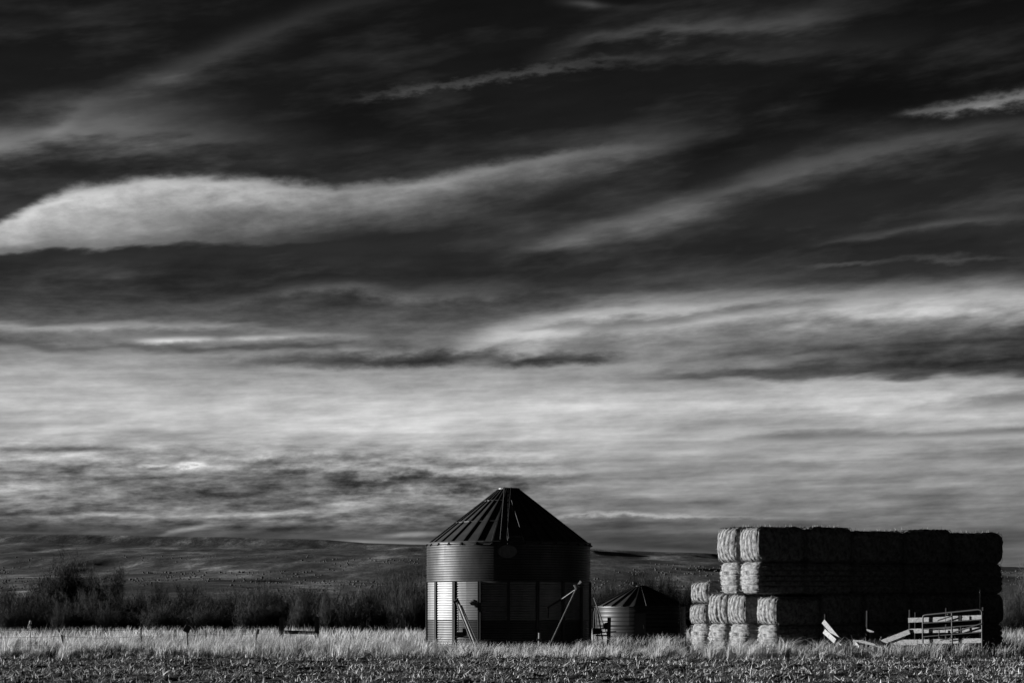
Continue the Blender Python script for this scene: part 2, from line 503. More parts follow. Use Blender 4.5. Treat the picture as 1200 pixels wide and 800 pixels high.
M_old = mat('old_galvanised_steel', .026, .066, .47, .8, 1.6, (1, 1, .5))
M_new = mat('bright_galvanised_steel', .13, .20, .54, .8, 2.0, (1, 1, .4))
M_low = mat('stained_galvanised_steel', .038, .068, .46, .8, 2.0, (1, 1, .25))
M_plate = mat('enamel_plate', .10, .16, .6, 0, 9)
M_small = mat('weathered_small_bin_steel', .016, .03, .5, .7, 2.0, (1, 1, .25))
M_rust = mat('dark_rusted_steel', .03, .05, .75, .2, 6)
M_roof = mat('dull_roof_steel', .06, .10, .5, .6, 2.5, (1, 1, 1))
M_rib = mat('dark_roof_rib_steel', .03, .05, .6, .5, 5)
M_tube = mat('pale_auger_steel', .09, .15, .5, .6, 8)
M_conc = mat('old_concrete', .2, .3, .9, 0, 5, bump=.3)
M_wood = mat('weathered_post_wood', .04, .08, .85, 0, 4, (6, 6, .6), bump=.5)
M_board = mat('pale_weathered_board', .16, .42, .85, 0, 4, (.6, 7, 7), bump=.3)
M_hay = mat('hay', .06, .38, .9, 0, 9, (1, 1, 1), bump=1.0, bscale=45, spec=.1)
M_straw = mat('loose_hay_straw', .18, .4, .8, 0, 5, spec=.1)
M_twine = mat('bale_twine', .2, .3, .7, 0, 8)
M_grass = mat('dry_grass', .035, .68, .75, tone=True, trans=.48, spec=.15)
M_stub = mat('crop_stubble', .03, .72, .75, tone=True, trans=.15, spec=.15)
M_twig = mat('bare_twigs', .028, .062, .85, 0, 1.5, spec=.1)
M_twig_pale = mat('pale_bare_twigs', .06, .11, .85, 0, 1.5, spec=.1)
M_bark = mat('dark_bark', .025, .045, .9, 0, 6)
M_scrubtwig = mat('blackish_scrub_twigs', .008, .018, .9, 0, 1.5, spec=.05)
M_weed = mat('pale_weed_stalk', .2, .4, .8, 0, 9)
M_soil = mat('tilled_soil', .025, .08, .95, 0, 1.3, bump=.4, bscale=14, spec=.1)
M_earth = mat('dry_pasture_earth', .09, .20, .95, 0, .35, spec=.1)
M_darkpost = mat('dark_weathered_post_wood', .012, .03, .9, 0, 4, (6, 6, .6), bump=.5, spec=.1)  # dark weathered wood of the fence posts and thin pole
M_sign = mat('worn_sign_metal', .05, .085, .6, .3, 8)

# ------------------------------------------------------------------ hills material: sagebrush slopes with pale bare soil
m = bpy.data.materials.new('sagebrush_slope')
m.use_nodes = True
nt = m.node_tree; L = nt.links.new
b = nt.nodes['Principled BSDF']
b.inputs['Roughness'].default_value = 1
b.inputs['Specular IOR Level'].default_value = .05
geo = nt.nodes.new('ShaderNodeNewGeometry')


def tex(scale, det=5, rough=.6, st=(1, 1, 1)):
    mp = nt.nodes.new('ShaderNodeMapping')
    mp.inputs['Scale'].default_value = st
    L(geo.outputs['Position'], mp.inputs[0])
    n = nt.nodes.new('ShaderNodeTexNoise')
    n.inputs['Scale'].default_value = scale
    n.inputs['Detail'].default_value = det
    n.inputs['Roughness'].default_value = rough
    L(mp.outputs[0], n.inputs['Vector'])
    return n.outputs[0]


def rmp(fac, stops, sc_=1.0):
    r = nt.nodes.new('ShaderNodeValToRGB')
    e = r.color_ramp.elements
    while len(e) < len(stops):
        e.new(.5)
    for el, (p, v) in zip(e, stops):
        el.position = p; el.color = (v * sc_, v * sc_, v * sc_, 1)
    L(fac, r.inputs[0])
    return r.outputs[0]


def mixc(mode, f, a, c):
    x = nt.nodes.new('ShaderNodeMix')
    x.data_type = 'RGBA'; x.blend_type = mode
    if isinstance(f, float):
        x.inputs[0].default_value = f
    else:
        L(f, x.inputs[0])
    L(a, x.inputs[6]); L(c, x.inputs[7])
    return x.outputs[2]


big = rmp(tex(.007, 6, .65, (1, .2, 1)), [(.36, .045), (.50, .11), (.58, .22), (.66, .55)], ALB)
med = rmp(tex(.045, 4, .7, (1, .2, 1)), [(.35, .5), (.65, 1.4)])
dots = rmp(tex(.22, 3, .8, (1, .12, 1)), [(.42, .45), (.56, 1.2)])
c = mixc('MULTIPLY', 1.0, big, med)
c = mixc('MULTIPLY', 0.8, c, dots)
L(c, b.inputs['Base Color'])
M_hill = m

# ------------------------------------------------------------------ ground
mb = MB()
pts = []
xs = [-9000, -3000, -800, -200, -80, -40, -20, 0, 20, 40, 80, 200, 800, 3000, 9000]
ys = [-600, -100, 0, 20, 40, 52, 60, 80, 110, 140, 200, 400, 1000, 3000, 9000]
for y in ys:
    for x in xs:
        pts.append((x, y, -0.03))
mb.quadgrid(pts, len(xs), len(ys))
g = link('ground', mb.mesh('ground', M_earth)); g['kind'] = 'structure'

EDGE = 52.6
mb = MB()
xs = np.concatenate([[-120, -70, -40, -26], np.arange(-19, 19.01, .085), [26, 40, 70, 120]])
ys = np.concatenate([[-60, -20, 5, 18, 26], np.arange(30, 33, .4), np.arange(33, EDGE + .05, .085)])
X, Y = np.meshgrid(xs, ys)
Z = (fbm(X * 2.6, Y * 2.6, 3, 4, .6) - .5) * .16 + (fbm(X * .5, Y * .5, 9, 2) - .5) * .08 + .015
Z = np.where(Y > EDGE - .6, Z * .6 + .02, Z)
idx = np.arange(X.size).reshape(X.shape)
A = idx[:-1, :-1].ravel(); B = idx[:-1, 1:].ravel(); C_ = idx[1:, 1:].ravel(); D_ = idx[1:, :-1].ravel()
T = np.concatenate([np.stack([A, B, C_], 1), np.stack([A, C_, D_], 1)], 0)
fo = link('field', tri_mesh('field', np.stack([X.ravel(), Y.ravel(), Z.ravel()], 1), T, M_soil, smooth=True))
fo['kind'] = 'structure'

# corn stubble: standing stalks and lying leaves
n = 84000
yy = 33 + (EDGE - 33) * rng.random(n) ** .85
xx = (rng.random(n) * 2 - 1) * (.275 * yy + 1.6)
cl = fbm(xx * 1.1, yy * .8, 21, 3)
keep = rng.random(n) < np.clip((cl - .22) * 2.4, .25, 1)
xx, yy, cl = xx[keep], yy[keep], cl[keep]
n = len(xx)
stand = rng.random(n) < .26
ang = rng.random(n) * 2 * np.pi
ln = np.where(stand, .03 + .11 * rng.random(n) ** 1.7, .04 + .19 * rng.random(n) ** 1.8)
el = np.where(stand, R(40) + R(50) * rng.random(n), R(2) + R(32) * rng.random(n))
tv = np.stack([np.cos(ang) * np.cos(el), np.sin(ang) * np.cos(el), np.sin(el)], 1) * ln[:, None]
zz = (fbm(xx * 2.6, yy * 2.6, 3, 4, .6) - .5) * .16 + (fbm(xx * .5, yy * .5, 9, 2) - .5) * .08 + .012
base = np.stack([xx, yy, zz], 1)
wd = np.where(stand, .012 + .012 * rng.random(n), .012 + .028 * rng.random(n))
bend = (rng.random((n, 3)) - .5) * (ln * .35)[:, None]
V, T = blades(base, tv, wd, ang + np.pi / 2, bend)
tone = np.clip(rng.random(n) ** 1.9 * 1.25 + (cl - .5) * .3, 0, 1)
o = link('crop_stubble', tri_mesh('crop_stubble', V, T, M_stub, np.repeat(tone, 5)))
o['kind'] = 'stuff'; o['label'] = 'broken crop stubble and leaf litter scattered over the dark field'; o['category'] = 'stubble'

# dry grass
BIN = Vector((gx(596, 65), 65, 0)); BR = 96 * 65 / F
SB = Vector((gx(750.5, 75), 75, 0)); SR = 52.5 * 75 / F


def grass(n, y0, y1, pw, hmin, hmax, wmin, wmax, seed, lean=.22):
    yy = y0 + (y1 - y0) * rng.random(n) ** pw
    xx = (rng.random(n) * 2 - 1) * (.275 * yy + 2.0)
    c = fbm(xx * .45, yy * .3, seed, 4)
    c2 = fbm(xx * 1.7, yy * 1.2, seed + 5, 3)
    c3 = fbm(xx * .16 + 5, yy * .12, seed + 11, 3)
    keep = rng.random(n) < np.clip((c * .5 + c2 * .6 - .22) * 2.2, .12, 1)
    keep &= ((xx - BIN.x) ** 2 + (yy - BIN.y) ** 2 > (BR + .12) ** 2) & ((xx - SB.x) ** 2 + (yy - SB.y) ** 2 > (SR + .1) ** 2)
    xx, yy, c, c2, c3 = xx[keep], yy[keep], c[keep], c2[keep], c3[keep]
    n = len(xx)
    # keep the strip close to the bins and the bale stack thinner and shorter
    near = np.exp(-((xx - .4) / 3.2) ** 2) * (yy < 66)
    hay = ((xx > 4.2) & (yy > 56.2) & (yy < 64))
    ht = (hmin + (hmax - hmin) * np.clip(c2 * .5 + c * .9 - .2, 0, 1.2)) * (.55 + .6 * rng.random(n))
    ht *= (1 - .25 * near) * np.where(hay, .7, 1) * np.where(yy < EDGE + .5, .7, 1)
    ang = rng.random(n) * 2 * np.pi
    sp_ = ht * (.12 + .45 * rng.random(n) ** 2)
    flat = rng.random(n) < .10
    sp_ = np.where(flat, ht * 1.3, sp_)
    tz = np.where(flat, ht * .35, ht)
    tv = np.stack([np.cos(ang) * sp_ + lean * ht * (.5 + c3), np.sin(ang) * sp_, tz], 1)
    bend = np.stack([np.cos(ang) * sp_, np.sin(ang) * sp_, -sp_ * .3], 1) * .5
    wd = wmin + (wmax - wmin) * rng.random(n)
    base = np.stack([xx, yy, np.full(n, -.03)], 1)
    V, T = blades(base, tv, wd, rng.random(n) * np.pi, bend)
    tone = np.clip(.30 + .50 * np.exp(-((yy - EDGE) / 1.2) ** 2) + 1.3 * (c3 - .45) + .9 * (c - .5) + .45 * rng.random(n) ** 1.5 + .25 * flat, 0.02, 1)
    return V, T, np.repeat(tone, 5)


parts = [grass(11000, EDGE + .3, 60, 1.0, .20, .66, .008, .02, 31),
         grass(17000, 60, 74, 1.0, .20, .60, .012, .026, 47),
         grass(42000, 74, 132, 1.0, .25, .66, .022, .05, 63, .1),
         grass(5000, EDGE - .25, EDGE + 1.8, 1.0, .10, .34, .01, .022, 77, .7)]


def tufts(nt, y0, y1, hmin, hmax, seed, per=34):
    yy = y0 + (y1 - y0) * rng.random(nt) ** 1.2
    xx = (rng.random(nt) * 2 - 1) * (.275 * yy + 2.0)
    c = fbm(xx * .3, yy * .3, seed, 3)
    ok = (rng.random(nt) < np.clip((c - .25) * 3, .15, 1)) & ((xx - BIN.x) ** 2 + (yy - BIN.y) ** 2 > (BR + .4) ** 2)
    ok &= ~((np.abs(xx - SB.x) < SR + .4) & (np.abs(yy - SB.y) < SR + .4))
    xx, yy, c = xx[ok], yy[ok], c[ok]
    nt = len(xx)
    near = np.exp(-((xx - .6) / 3.2) ** 2)
    h = (hmin + (hmax - hmin) * rng.random(nt) ** 1.5) * (1 - .3 * near)
    tn = np.clip(.15 + .85 * rng.random(nt) + .35 * np.exp(-((yy - EDGE) / 1.3) ** 2), 0, 1)
    leanx = .15 + .5 * rng.random(nt)
    i = np.repeat(np.arange(nt), per)
    n = len(i)
    a = rng.random(n) * 2 * np.pi
    r = rng.random(n) ** .7
    H = h[i] * (.55 + .55 * rng.random(n))
    base = np.stack([xx[i] + np.cos(a) * r * .09, yy[i] + np.sin(a) * r * .09, np.full(n, -.03)], 1)
    tv = np.stack([np.cos(a) * r * H * .55 + leanx[i] * H * .7, np.sin(a) * r * H * .55, H], 1)
    bend = np.stack([np.cos(a) * r * H * .4 + leanx[i] * H * .35, np.sin(a) * r * H * .4, -H * .15 * (r + leanx[i])], 1)
    V, T = blades(base, tv, .010 + .012 * rng.random(n), rng.random(n) * np.pi, bend)
    return V, T, np.repeat(np.clip(tn[i] * (.75 + .5 * rng.random(n)), 0, 1), 5)


parts += [tufts(620, EDGE + .4, 62, .30, .72, 91), tufts(230, EDGE - .1, EDGE + 1.6, .22, .6, 95), tufts(700, 62, 100, .3, .66, 97, 26)]
Vs, Ts, Os = [], [], []
k = 0
for V, T, t in parts:
    Vs.append(V); Ts.append(T + k); Os.append(t); k += len(V)
o = link('dry_grass', tri_mesh('dry_grass', np.concatenate(Vs), np.concatenate(Ts), M_grass, np.concatenate(Os)))
o['kind'] = 'stuff'; o['label'] = 'tall pale dry grass growing between the field and the bins'; o['category'] = 'grass'

# ------------------------------------------------------------------ hills and mesa
naz, nd = 420, 150
azs = np.linspace(-.42, .42, naz)
ds = 420 * (5200 / 420) ** np.linspace(0, 1, nd)
ds = np.concatenate([ds, [5600, 6600, 8500]])
AZ, DD = np.meshgrid(azs, ds)
XX = AZ * DD; YY = DD
pxs = 600 + F * AZ
ridge = np.interp(pxs, [-500, 0, 100, 200, 262, 300, 380, 430, 500, 600, 690, 740, 780, 825, 838, 850, 900, 1000, 1200, 1700],
                  [622, 625, 626, 628.5, 629, 630, 632, 636, 638, 640, 642.5, 645, 646.5, 647.5, 648.5, 651, 656, 661, 668, 676])
sm_ = np.interp(pxs, [-500, 0, 400, 700, 1000, 1700], [624, 627, 634, 641, 648, 660])
prof_d = [400, 700, 1100, 1600, 2100, 2350, 2900, 3300, 3550, 4000, 4500, 4900, 5050, 5200, 9000]
prof_v = [0, .05, .12, .22, .36, .42, .52, .62, .69, .76, .83, .90, .97, 1.0, 1.0]
warp = (fbm(XX * .0016, YY * .0012, 5, 4) - .5) * 1500 * np.clip((DD - 500) / 900, 0, 1) + (fbm(XX * .007, YY * .003, 8, 3) - .5) * 380 * np.clip((DD - 500) / 900, 0, 1)
Dp = DD + warp * np.clip((5200 - DD) / 600, .0, 1)
fr = np.interp(Dp, prof_d, prof_v)
relief = (fbm(XX * .008, YY * .006, 15, 5, .5) - .5) * np.clip((DD - 450) / 1500, 0, 1) * .035 * np.clip((5300 - DD) / 500, .15, 1)
far_ = np.clip((fr - .8) / .2, 0, 1)
ridge = ridge * far_ + sm_ * (1 - far_)
tanel = (715 - ridge) / F * np.clip(fr + relief, 0, 1.02)
ZZ = CH + tanel * np.minimum(DD, 5400)
ZZ = np.where(DD < 430, -.2, ZZ)
idx = np.arange(XX.size).reshape(XX.shape)
A = idx[:-1, :-1].ravel(); B = idx[:-1, 1:].ravel(); C_ = idx[1:, 1:].ravel(); D_ = idx[1:, :-1].ravel()
T = np.concatenate([np.stack([A, B, C_], 1), np.stack([A, C_, D_], 1)], 0)
o = link('hills', tri_mesh('hills', np.stack([XX.ravel(), YY.ravel(), ZZ.ravel()], 1), T, M_hill, smooth=True))
o['kind'] = 'structure'

# scrub dotted over the slopes
ns = 20000
sa = (rng.random(ns) * 2 - 1) * .30
sd = 480 * (3900 / 480) ** (rng.random(ns) ** .8)
cl = fbm(sa * 26, np.log(sd) * 7, 44, 4)
kp = rng.random(ns) < np.clip((cl - .47) * 9, .0, 1)
sa, sd = sa[kp], sd[kp]; ns = len(sa)
ia = np.clip((sa + .42) / .84 * (naz - 1), 0, naz - 2); i0 = ia.astype(int); fa = ia - i0
idd = np.clip(np.log(sd / 420) / np.log(5200 / 420) * (nd - 1), 0, nd - 2); j0 = idd.astype(int); fd = idd - j0
sz = (ZZ[j0, i0] * (1 - fa) + ZZ[j0, i0 + 1] * fa) * (1 - fd) + (ZZ[j0 + 1, i0] * (1 - fa) + ZZ[j0 + 1, i0 + 1] * fa) * fd
r0 = (.3 + .8 * rng.random(ns) ** 2.5) * np.clip(sd / 1400, .5, 2.2)
cen = np.stack([sa * sd, sd, sz + r0 * .35], 1)
octv = np.array([[1, 0, 0], [.3, 1, 0], [-1, .2, 0], [-.2, -1, 0], [.1, 0, .9], [0, 0, -.6]])
octf = np.array([[0, 1, 4], [1, 2, 4], [2, 3, 4], [3, 0, 4], [1, 0, 5], [2, 1, 5], [3, 2, 5], [0, 3, 5]])
V = (cen[:, None, :] + octv[None] * (r0[:, None, None] * (.7 + .6 * rng.random((ns, 6, 3))))).reshape(-1, 3)
T = (octf[None] + (np.arange(ns) * 6)[:, None, None]).reshape(-1, 3)
M_scrub = mat('hillside_scrub', .05, .11, 1, 0, .4, spec=.05)
o = link('hillside_scrub', tri_mesh('hillside_scrub', V, T, M_scrub))
o['kind'] = 'stuff'; o['label'] = 'dark scrub dotted over the distant slopes below the mesa'; o['category'] = 'scrub'


# ------------------------------------------------------------------ grain bins
def pol(r, a, z):      # angle a measured from the side facing the camera, positive to the right
    return (r * math.sin(a), -r * math.cos(a), z)


def sheet_mesh(name, m_, R0, a_deg, h, nc, depth, seg=10, per=6, sharp=.55):
    mb = MB(); pts = []
    rows = nc * per + 1
    for j in range(rows):
        x = j / per
        off = depth * abs(math.sin(math.pi * x)) ** sharp
        for i in range(seg + 1):
            a = R(a_deg) * (i / seg) * 1.012
            pts.append(pol(R0 + off + .004 * (1 - i / seg), a, h * j / (rows - 1)))
    mb.quadgrid(pts, seg + 1, rows)
    return mb.mesh(name, m_, True)


def grain_bin(name, label, loc, Rw, zs, mats, nc, depth, nsheet, rz0, r_eave, z_eave, r_top, z_top, npanel, p_rot, rib_w, rib_h, hoops):
    t = thing(name, label, 'grain bin', loc)
    mb = MB()
    ring = [pol(Rw - .01 + .1, 2 * math.pi * i / 48, .05) for i in range(48)]
    low = [pol(Rw - .01 + .1, 2 * math.pi * i / 48, -.1) for i in range(48)]
    mb.v = low + ring
    mb.f = [(i, (i + 1) % 48, 48 + (i + 1) % 48, 48 + i) for i in range(48)] + [tuple(range(48, 96))]
    link('foundation', mb.mesh('foundation', M_conc), t)
    a = 360 / nsheet
    for ri in range(len(zs) - 1):
        me = sheet_mesh('wall_sheet', mats[ri], Rw, a, zs[ri + 1] - zs[ri], nc[ri], depth)
        for i in range(nsheet):
            link('wall_sheet', me, t, (0, 0, zs[ri]), (0, 0, R(rz0 + i * a + (ri % 2) * a / 2)))
    # roof: wedge panels between raised ribs
    mb = MB(); w = math.pi / npanel
    pa = [pol(r_eave, -w, z_eave), pol(r_eave, w, z_eave), pol(r_top, w, z_top), pol(r_top, -w, z_top)]
    pb = [(x, y, z - .006) for x, y, z in pa]
    mb.v = pa + pb
    mb.f = [(0, 1, 2, 3), (7, 6, 5, 4), (0, 4, 5, 1), (1, 5, 6, 2), (2, 6, 7, 3), (3, 7, 4, 0)]
    pm = mb.mesh('roof_panel', M_roof)
    mb = MB()
    e0 = Vector(pol(r_eave + .012, 0, z_eave)); e1 = Vector(pol(r_top, 0, z_top))
    d = (e1 - e0).normalized(); s = Vector((1, 0, 0)); u = s.cross(d)
    if u.z < 0:
        u = -u
    o_ = []
    for p, ww in ((e0, rib_w), (e1, rib_w * .55)):
        o_ += [p - s * ww / 2 - u * .01, p + s * ww / 2 - u * .01, p + s * ww * .28 + u * rib_h, p - s * ww * .28 + u * rib_h]
    mb.v = o_
    mb.f = [(0, 1, 5, 4), (1, 2, 6, 5), (2, 3, 7, 6), (3, 0, 4, 7), (3, 2, 1, 0), (4, 5, 6, 7)]
    rm = mb.mesh('roof_rib', M_rib)
    for i in range(npanel):
        ang = 2 * math.pi * (i + .5) / npanel + p_rot
        link('roof_panel', pm, t, None, (0, 0, ang))
        link('roof_rib', rm, t, None, (0, 0, ang - w))
    for fr_ in hoops:
        mb = MB()
        rr = r_eave + (r_top - r_eave) * fr_; zz_ = z_eave + (z_top - z_eave) * fr_ + rib_h * .6
        pts = [Vector(pol(rr, 2 * math.pi * i / npanel + p_rot, zz_)) for i in range(npanel)]
        for i in range(npanel):
            mb.tube(pts[i], pts[(i + 1) % npanel], .014, n=5, cap=False)
        link('roof_hoop', mb.mesh('roof_hoop', M_rib), t)
    # cap
    mb = MB(); n = 24
    rings = [(r_top + .02, z_top - .03), (r_top + .02, z_top + .05), (r_top - .01, z_top + .06)]
    pts = [pol(r_, 2 * math.pi * i / n, z_) for r_, z_ in rings for i in range(n)]
    mb.v = pts + [(0, 0, z_top + .07)]
    for k in range(2):
        for i in range(n):
            mb.f.append((k * n + i, k * n + (i + 1) % n, (k + 1) * n + (i + 1) % n, (k + 1) * n + i))
    for i in range(n):
        mb.f.append((2 * n + i, 2 * n + (i + 1) % n, 3 * n))
    mb.f.append(tuple(reversed(range(n))))
    link('roof_cap', mb.mesh('roof_cap', M_old), t)
    return t


zt = lambda py, Y: CH + (HY - py) / F * Y
Z1, Z2, Z3 = zt(726, 65), zt(682, 65), zt(637, 65)
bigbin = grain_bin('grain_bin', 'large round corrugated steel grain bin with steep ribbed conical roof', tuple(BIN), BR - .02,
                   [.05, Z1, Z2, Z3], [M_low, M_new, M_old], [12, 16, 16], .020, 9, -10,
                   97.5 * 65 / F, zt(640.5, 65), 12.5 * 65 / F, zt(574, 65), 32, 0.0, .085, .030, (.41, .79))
# wall stiffeners, every 20 degrees, on the two lower rings
mb = MB()
h0, h1 = .06, Z2
mb.box((0, -(BR + .008), (h0 + h1) / 2), (.042, .02, (h1 - h0) / 2))
mb.box((-.036, -(BR + .034), (h0 + h1) / 2), (.010, .010, (h1 - h0) / 2 - .002))
mb.box((.036, -(BR + .034), (h0 + h1) / 2), (.010, .010, (h1 - h0) / 2 - .002))
sm = mb.mesh('wall_stiffener', M_rust)
for i in range(18):
    link('wall_stiffener', sm, bigbin, None, (0, 0, R(20 * i)))
# eave angle ring
mb = MB()
for i in range(64):
    a0, a1 = 2 * math.pi * i / 64, 2 * math.pi * (i + 1) / 64
    mb.tube(pol(BR + .01, a0, Z3 - .0), pol(BR + .01, a1, Z3 - .0), .02, n=5, cap=False)
link('eave_ring', mb.mesh('eave_ring', M_rust), bigbin)
# oval maker plate below the eave
mb = MB()
pts = []
nn = 28
for rr in (1.0, .8, .76, .0):
    for i in range(nn):
        a = 2 * math.pi * i / nn
        xx_ = .29 * rr * math.cos(a); zz_ = .2 * rr * math.sin(a) + zt(648.5, 65)
        ph = (xx_ - .03) / BR
        pts.append(pol(BR + (.03 if rr not in (.76,) else .022), ph, zz_))
mb.quadgrid([], nn, 0)
mb.v = pts
for k in range(3):
    for i in range(nn):
        mb.f.append((k * nn + i, k * nn + (i + 1) % nn, (k + 1) * nn + (i + 1) % nn, (k + 1) * nn + i))
link('oval_plate', mb.mesh('oval_plate', M_plate), bigbin)
# roof ladder and hatch on the camera side
ea, ta = Vector(pol(97.5 * 65 / F, 0, zt(640.5, 65))), Vector(pol(12.5 * 65 / F, 0, zt(574, 65)))
dn = (ta - ea).normalized(); up = Vector((1, 0, 0)).cross(dn)
up = up if up.z > 0 else -up
lad = link('roof_ladder', None, bigbin, None, (0, 0, R(-3.2)))
for sx in (-.1, .1):
    mb = MB(); mb.tube(ea + dn * .08 + up * .12 + Vector((sx, 0, 0)), ta - dn * .05 + up * .12 + Vector((sx, 0, 0)), .016, n=6)
    link('rail', mb.mesh('rail', M_rib), lad)
mb = MB(); mb.tube(Vector((-.1, 0, 0)), Vector((.1, 0, 0)), .011, n=5)
rg = mb.mesh('rung', M_rib)
Ls = (ta - ea).length
for k in range(int(Ls / .26)):
    link('rung', rg, lad, ea + dn * (.2 + .26 * k) + up * .12)
hat = link('roof_hatch', None, bigbin, None, (0, 0, R(4.5)))
cpt = ea + dn * .42 + up * .10
mb = MB(); mb.box(cpt, (.19, .22, .05), (Vector((1, 0, 0)), dn, up)); link('hatch_frame', mb.mesh('hatch_frame', M_rib), hat)
mb = MB(); mb.box(cpt + up * .065, (.205, .235, .012), (Vector((1, 0, 0)), dn, up)); link('hatch_lid', mb.mesh('hatch_lid', M_roof), hat)
mb = MB(); mb.tube(cpt + dn * .2 + up * .1 + Vector((.17, 0, 0)), ea + dn * 2.2 + up * .09 + Vector((.02, 0, 0)), .013, n=5); link('hatch_rod', mb.mesh('hatch_rod', M_rib), hat)

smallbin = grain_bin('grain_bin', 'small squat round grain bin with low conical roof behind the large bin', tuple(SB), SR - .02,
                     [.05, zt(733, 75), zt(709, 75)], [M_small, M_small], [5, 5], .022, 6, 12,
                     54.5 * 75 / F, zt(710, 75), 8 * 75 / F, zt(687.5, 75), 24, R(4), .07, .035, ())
mb = MB()
c0 = Vector(pol(8 * 75 / F + .05, R(-75), zt(686, 75)))
mb.box(c0, (.12, .1, .012), (Vector((.9, 0, -.43)).normalized(), Vector((0, 1, 0)), Vector((.43, 0, .9)).normalized()))
mb.box(c0 + Vector((.08, 0, .09)), (.075, .09, .05))
link('cap_flap', mb.mesh('cap_flap', M_new), smallbin)
mb = MB()
mb.box((0, -(SR + .03), .66), (.2, .012, .5))
dr = link('access_door', mb.mesh('access_door', M_low), smallbin, None, (0, 0, R(-4)))
mb = MB(); mb.tube((.13, -(SR + .06), .6), (.13, -(SR + .06), .75), .012, n=5); link('handle', mb.mesh('handle', M_rust), dr)


# ------------------------------------------------------------------ augers and poles leaning on the bins
def tube_part(name, a, b, r, m_, parent, r1=None, n=8):
    base_ = parent.location
    mb = MB(); mb.tube(Vector(a) - base_, Vector(b) - base_, r, r1, n)
    return link(name, mb.mesh(name, m_), parent)


def box_part(name, c_, h, m_, parent, ax=None):
    mb = MB(); mb.box(Vector(c_) - parent.location, h, ax)
    return link(name, mb.mesh(name, m_), parent)


t = thing('grain_auger', 'twin tube grain auger leaning on the lit left side of the large bin', 'auger', tuple(at(557, 757, 61.7)))
tube_part('auger_tube', at(558.5, 758, 61.7), at(537, 704, 62.7), .035, M_tube, t)
tube_part('auger_tube', at(555, 758, 61.75), at(534.5, 704, 62.75), .022, M_rust, t)
tube_part('auger_tube', at(562, 758, 61.6), at(541, 709, 62.6), .016, M_rust, t)
tube_part('upright_rod', at(536.5, 700, 62.7), at(537.5, 741, 62.4), .012, M_rust, t)
mb = MB()
cc = at(537, 738, 62.4) - t.location
mb.path([cc + Vector((.02 * math.cos(i * .9), .02 * math.sin(i * .9), .012 * i)) for i in range(40)], .008, 4)
link('hanging_cable', mb.mesh('hanging_cable', M_rust), t)
box_part('gearbox', at(546, 738.5, 62.3), (.1, .09, .07), M_rust, t)
mt = tube_part('motor', at(535, 743, 62.3), at(547, 742, 62.3), .07, M_rust, t, n=12)
tube_part('motor_bracket', at(534, 745.5, 62.3), at(553, 746, 62.2), .02, M_rust, t)
tube_part('spout', at(536.5, 702, 62.7), at(531, 706, 62.6), .045, M_rust, t)

t = thing('grain_auger', 'slender pale auger with jointed side arm before the dark right of the large bin', 'auger', tuple(at(645, 755, 61.3)))
tube_part('auger_tube', at(644.5, 755, 61.3), at(675, 690, 61.7), .026, M_tube, t)
tube_part('side_arm', at(674, 690.5, 61.7), at(659, 701, 62.1), .018, M_tube, t)
tube_part('side_arm', at(659, 701, 62.1), at(642, 711.5, 62.5), .03, M_rust, t)
tube_part('drop_pipe', at(643, 711, 62.6), at(642.5, 724, 62.5), .02, M_rust, t)
tube_part('spout', at(676, 690, 61.7), at(674, 684.5, 61.7), .04, M_tube, t, .06)
mb = MB(); p = at(680, 684.5, 61.75) - t.location
mb.tube(p + Vector((-.05, 0, -.05)), p + Vector((.06, 0, .05)), .06, .10, 10)
link('hopper', mb.mesh('hopper', M_rust), t)
t = thing('stake', 'short pale stake standing in the grass before the dark bin wall', 'stake', tuple(at(632, 757, 61.5)))
tube_part('post', at(632, 757, 61.5), at(632.2, 741, 61.5), .045, M_tube, t, .035)
box_part('foot_plate', at(632, 749, 61.5), (.08, .05, .03), M_tube, t)

for lab, a, b_, r, m_ in (('thin dark pole leaning steeply between the two bins', (714, 750), (696, 700), .02, M_rust),
                          ('pale upright pipe leaning against the left edge of the small bin', (700.5, 754), (697.5, 712), .022, M_tube),
                          ('pale slanting pipe beside the upright pipe by the small bin', (707, 754), (700, 713), .022, M_tube),
                          ('short dark pipe standing nearest the large bin wall in the gap', (695.5, 754), (696, 716), .018, M_rust)):
    t = thing('leaning_pipe', lab, 'pipe', tuple(at(a[0], a[1], 68)))
    tube_part('pipe', at(a[0], a[1], 68), at(b_[0], b_[1], 69.5), r, m_, t)
    box_part('collar', at(a[0] + (b_[0] - a[0]) * .35, a[1] + (b_[1] - a[1]) * .35, 68.5), (.04, .04, .05), M_rust, t)
t = thing('auger_head', 'dark rusted auger head with a wheel propped against the leaning pipes', 'machinery', tuple(at(706, 742, 67.6)))
mb = MB(); c_ = at(711, 733, 67.6) - t.location
mb.tube(c_ + Vector((0, -.03, 0)), c_ + Vector((0, .03, 0)), .12, n=14)
link('wheel', mb.mesh('wheel', M_rust), t)
box_part('gearbox', at(699, 739, 67.7), (.13, .08, .1), M_rust, t)
tube_part('shaft', at(699, 738, 67.7), at(711, 734, 67.6), .03, M_rust, t)
box_part('frame', at(705, 744, 67.6), (.2, .03, .025), M_rust, t)


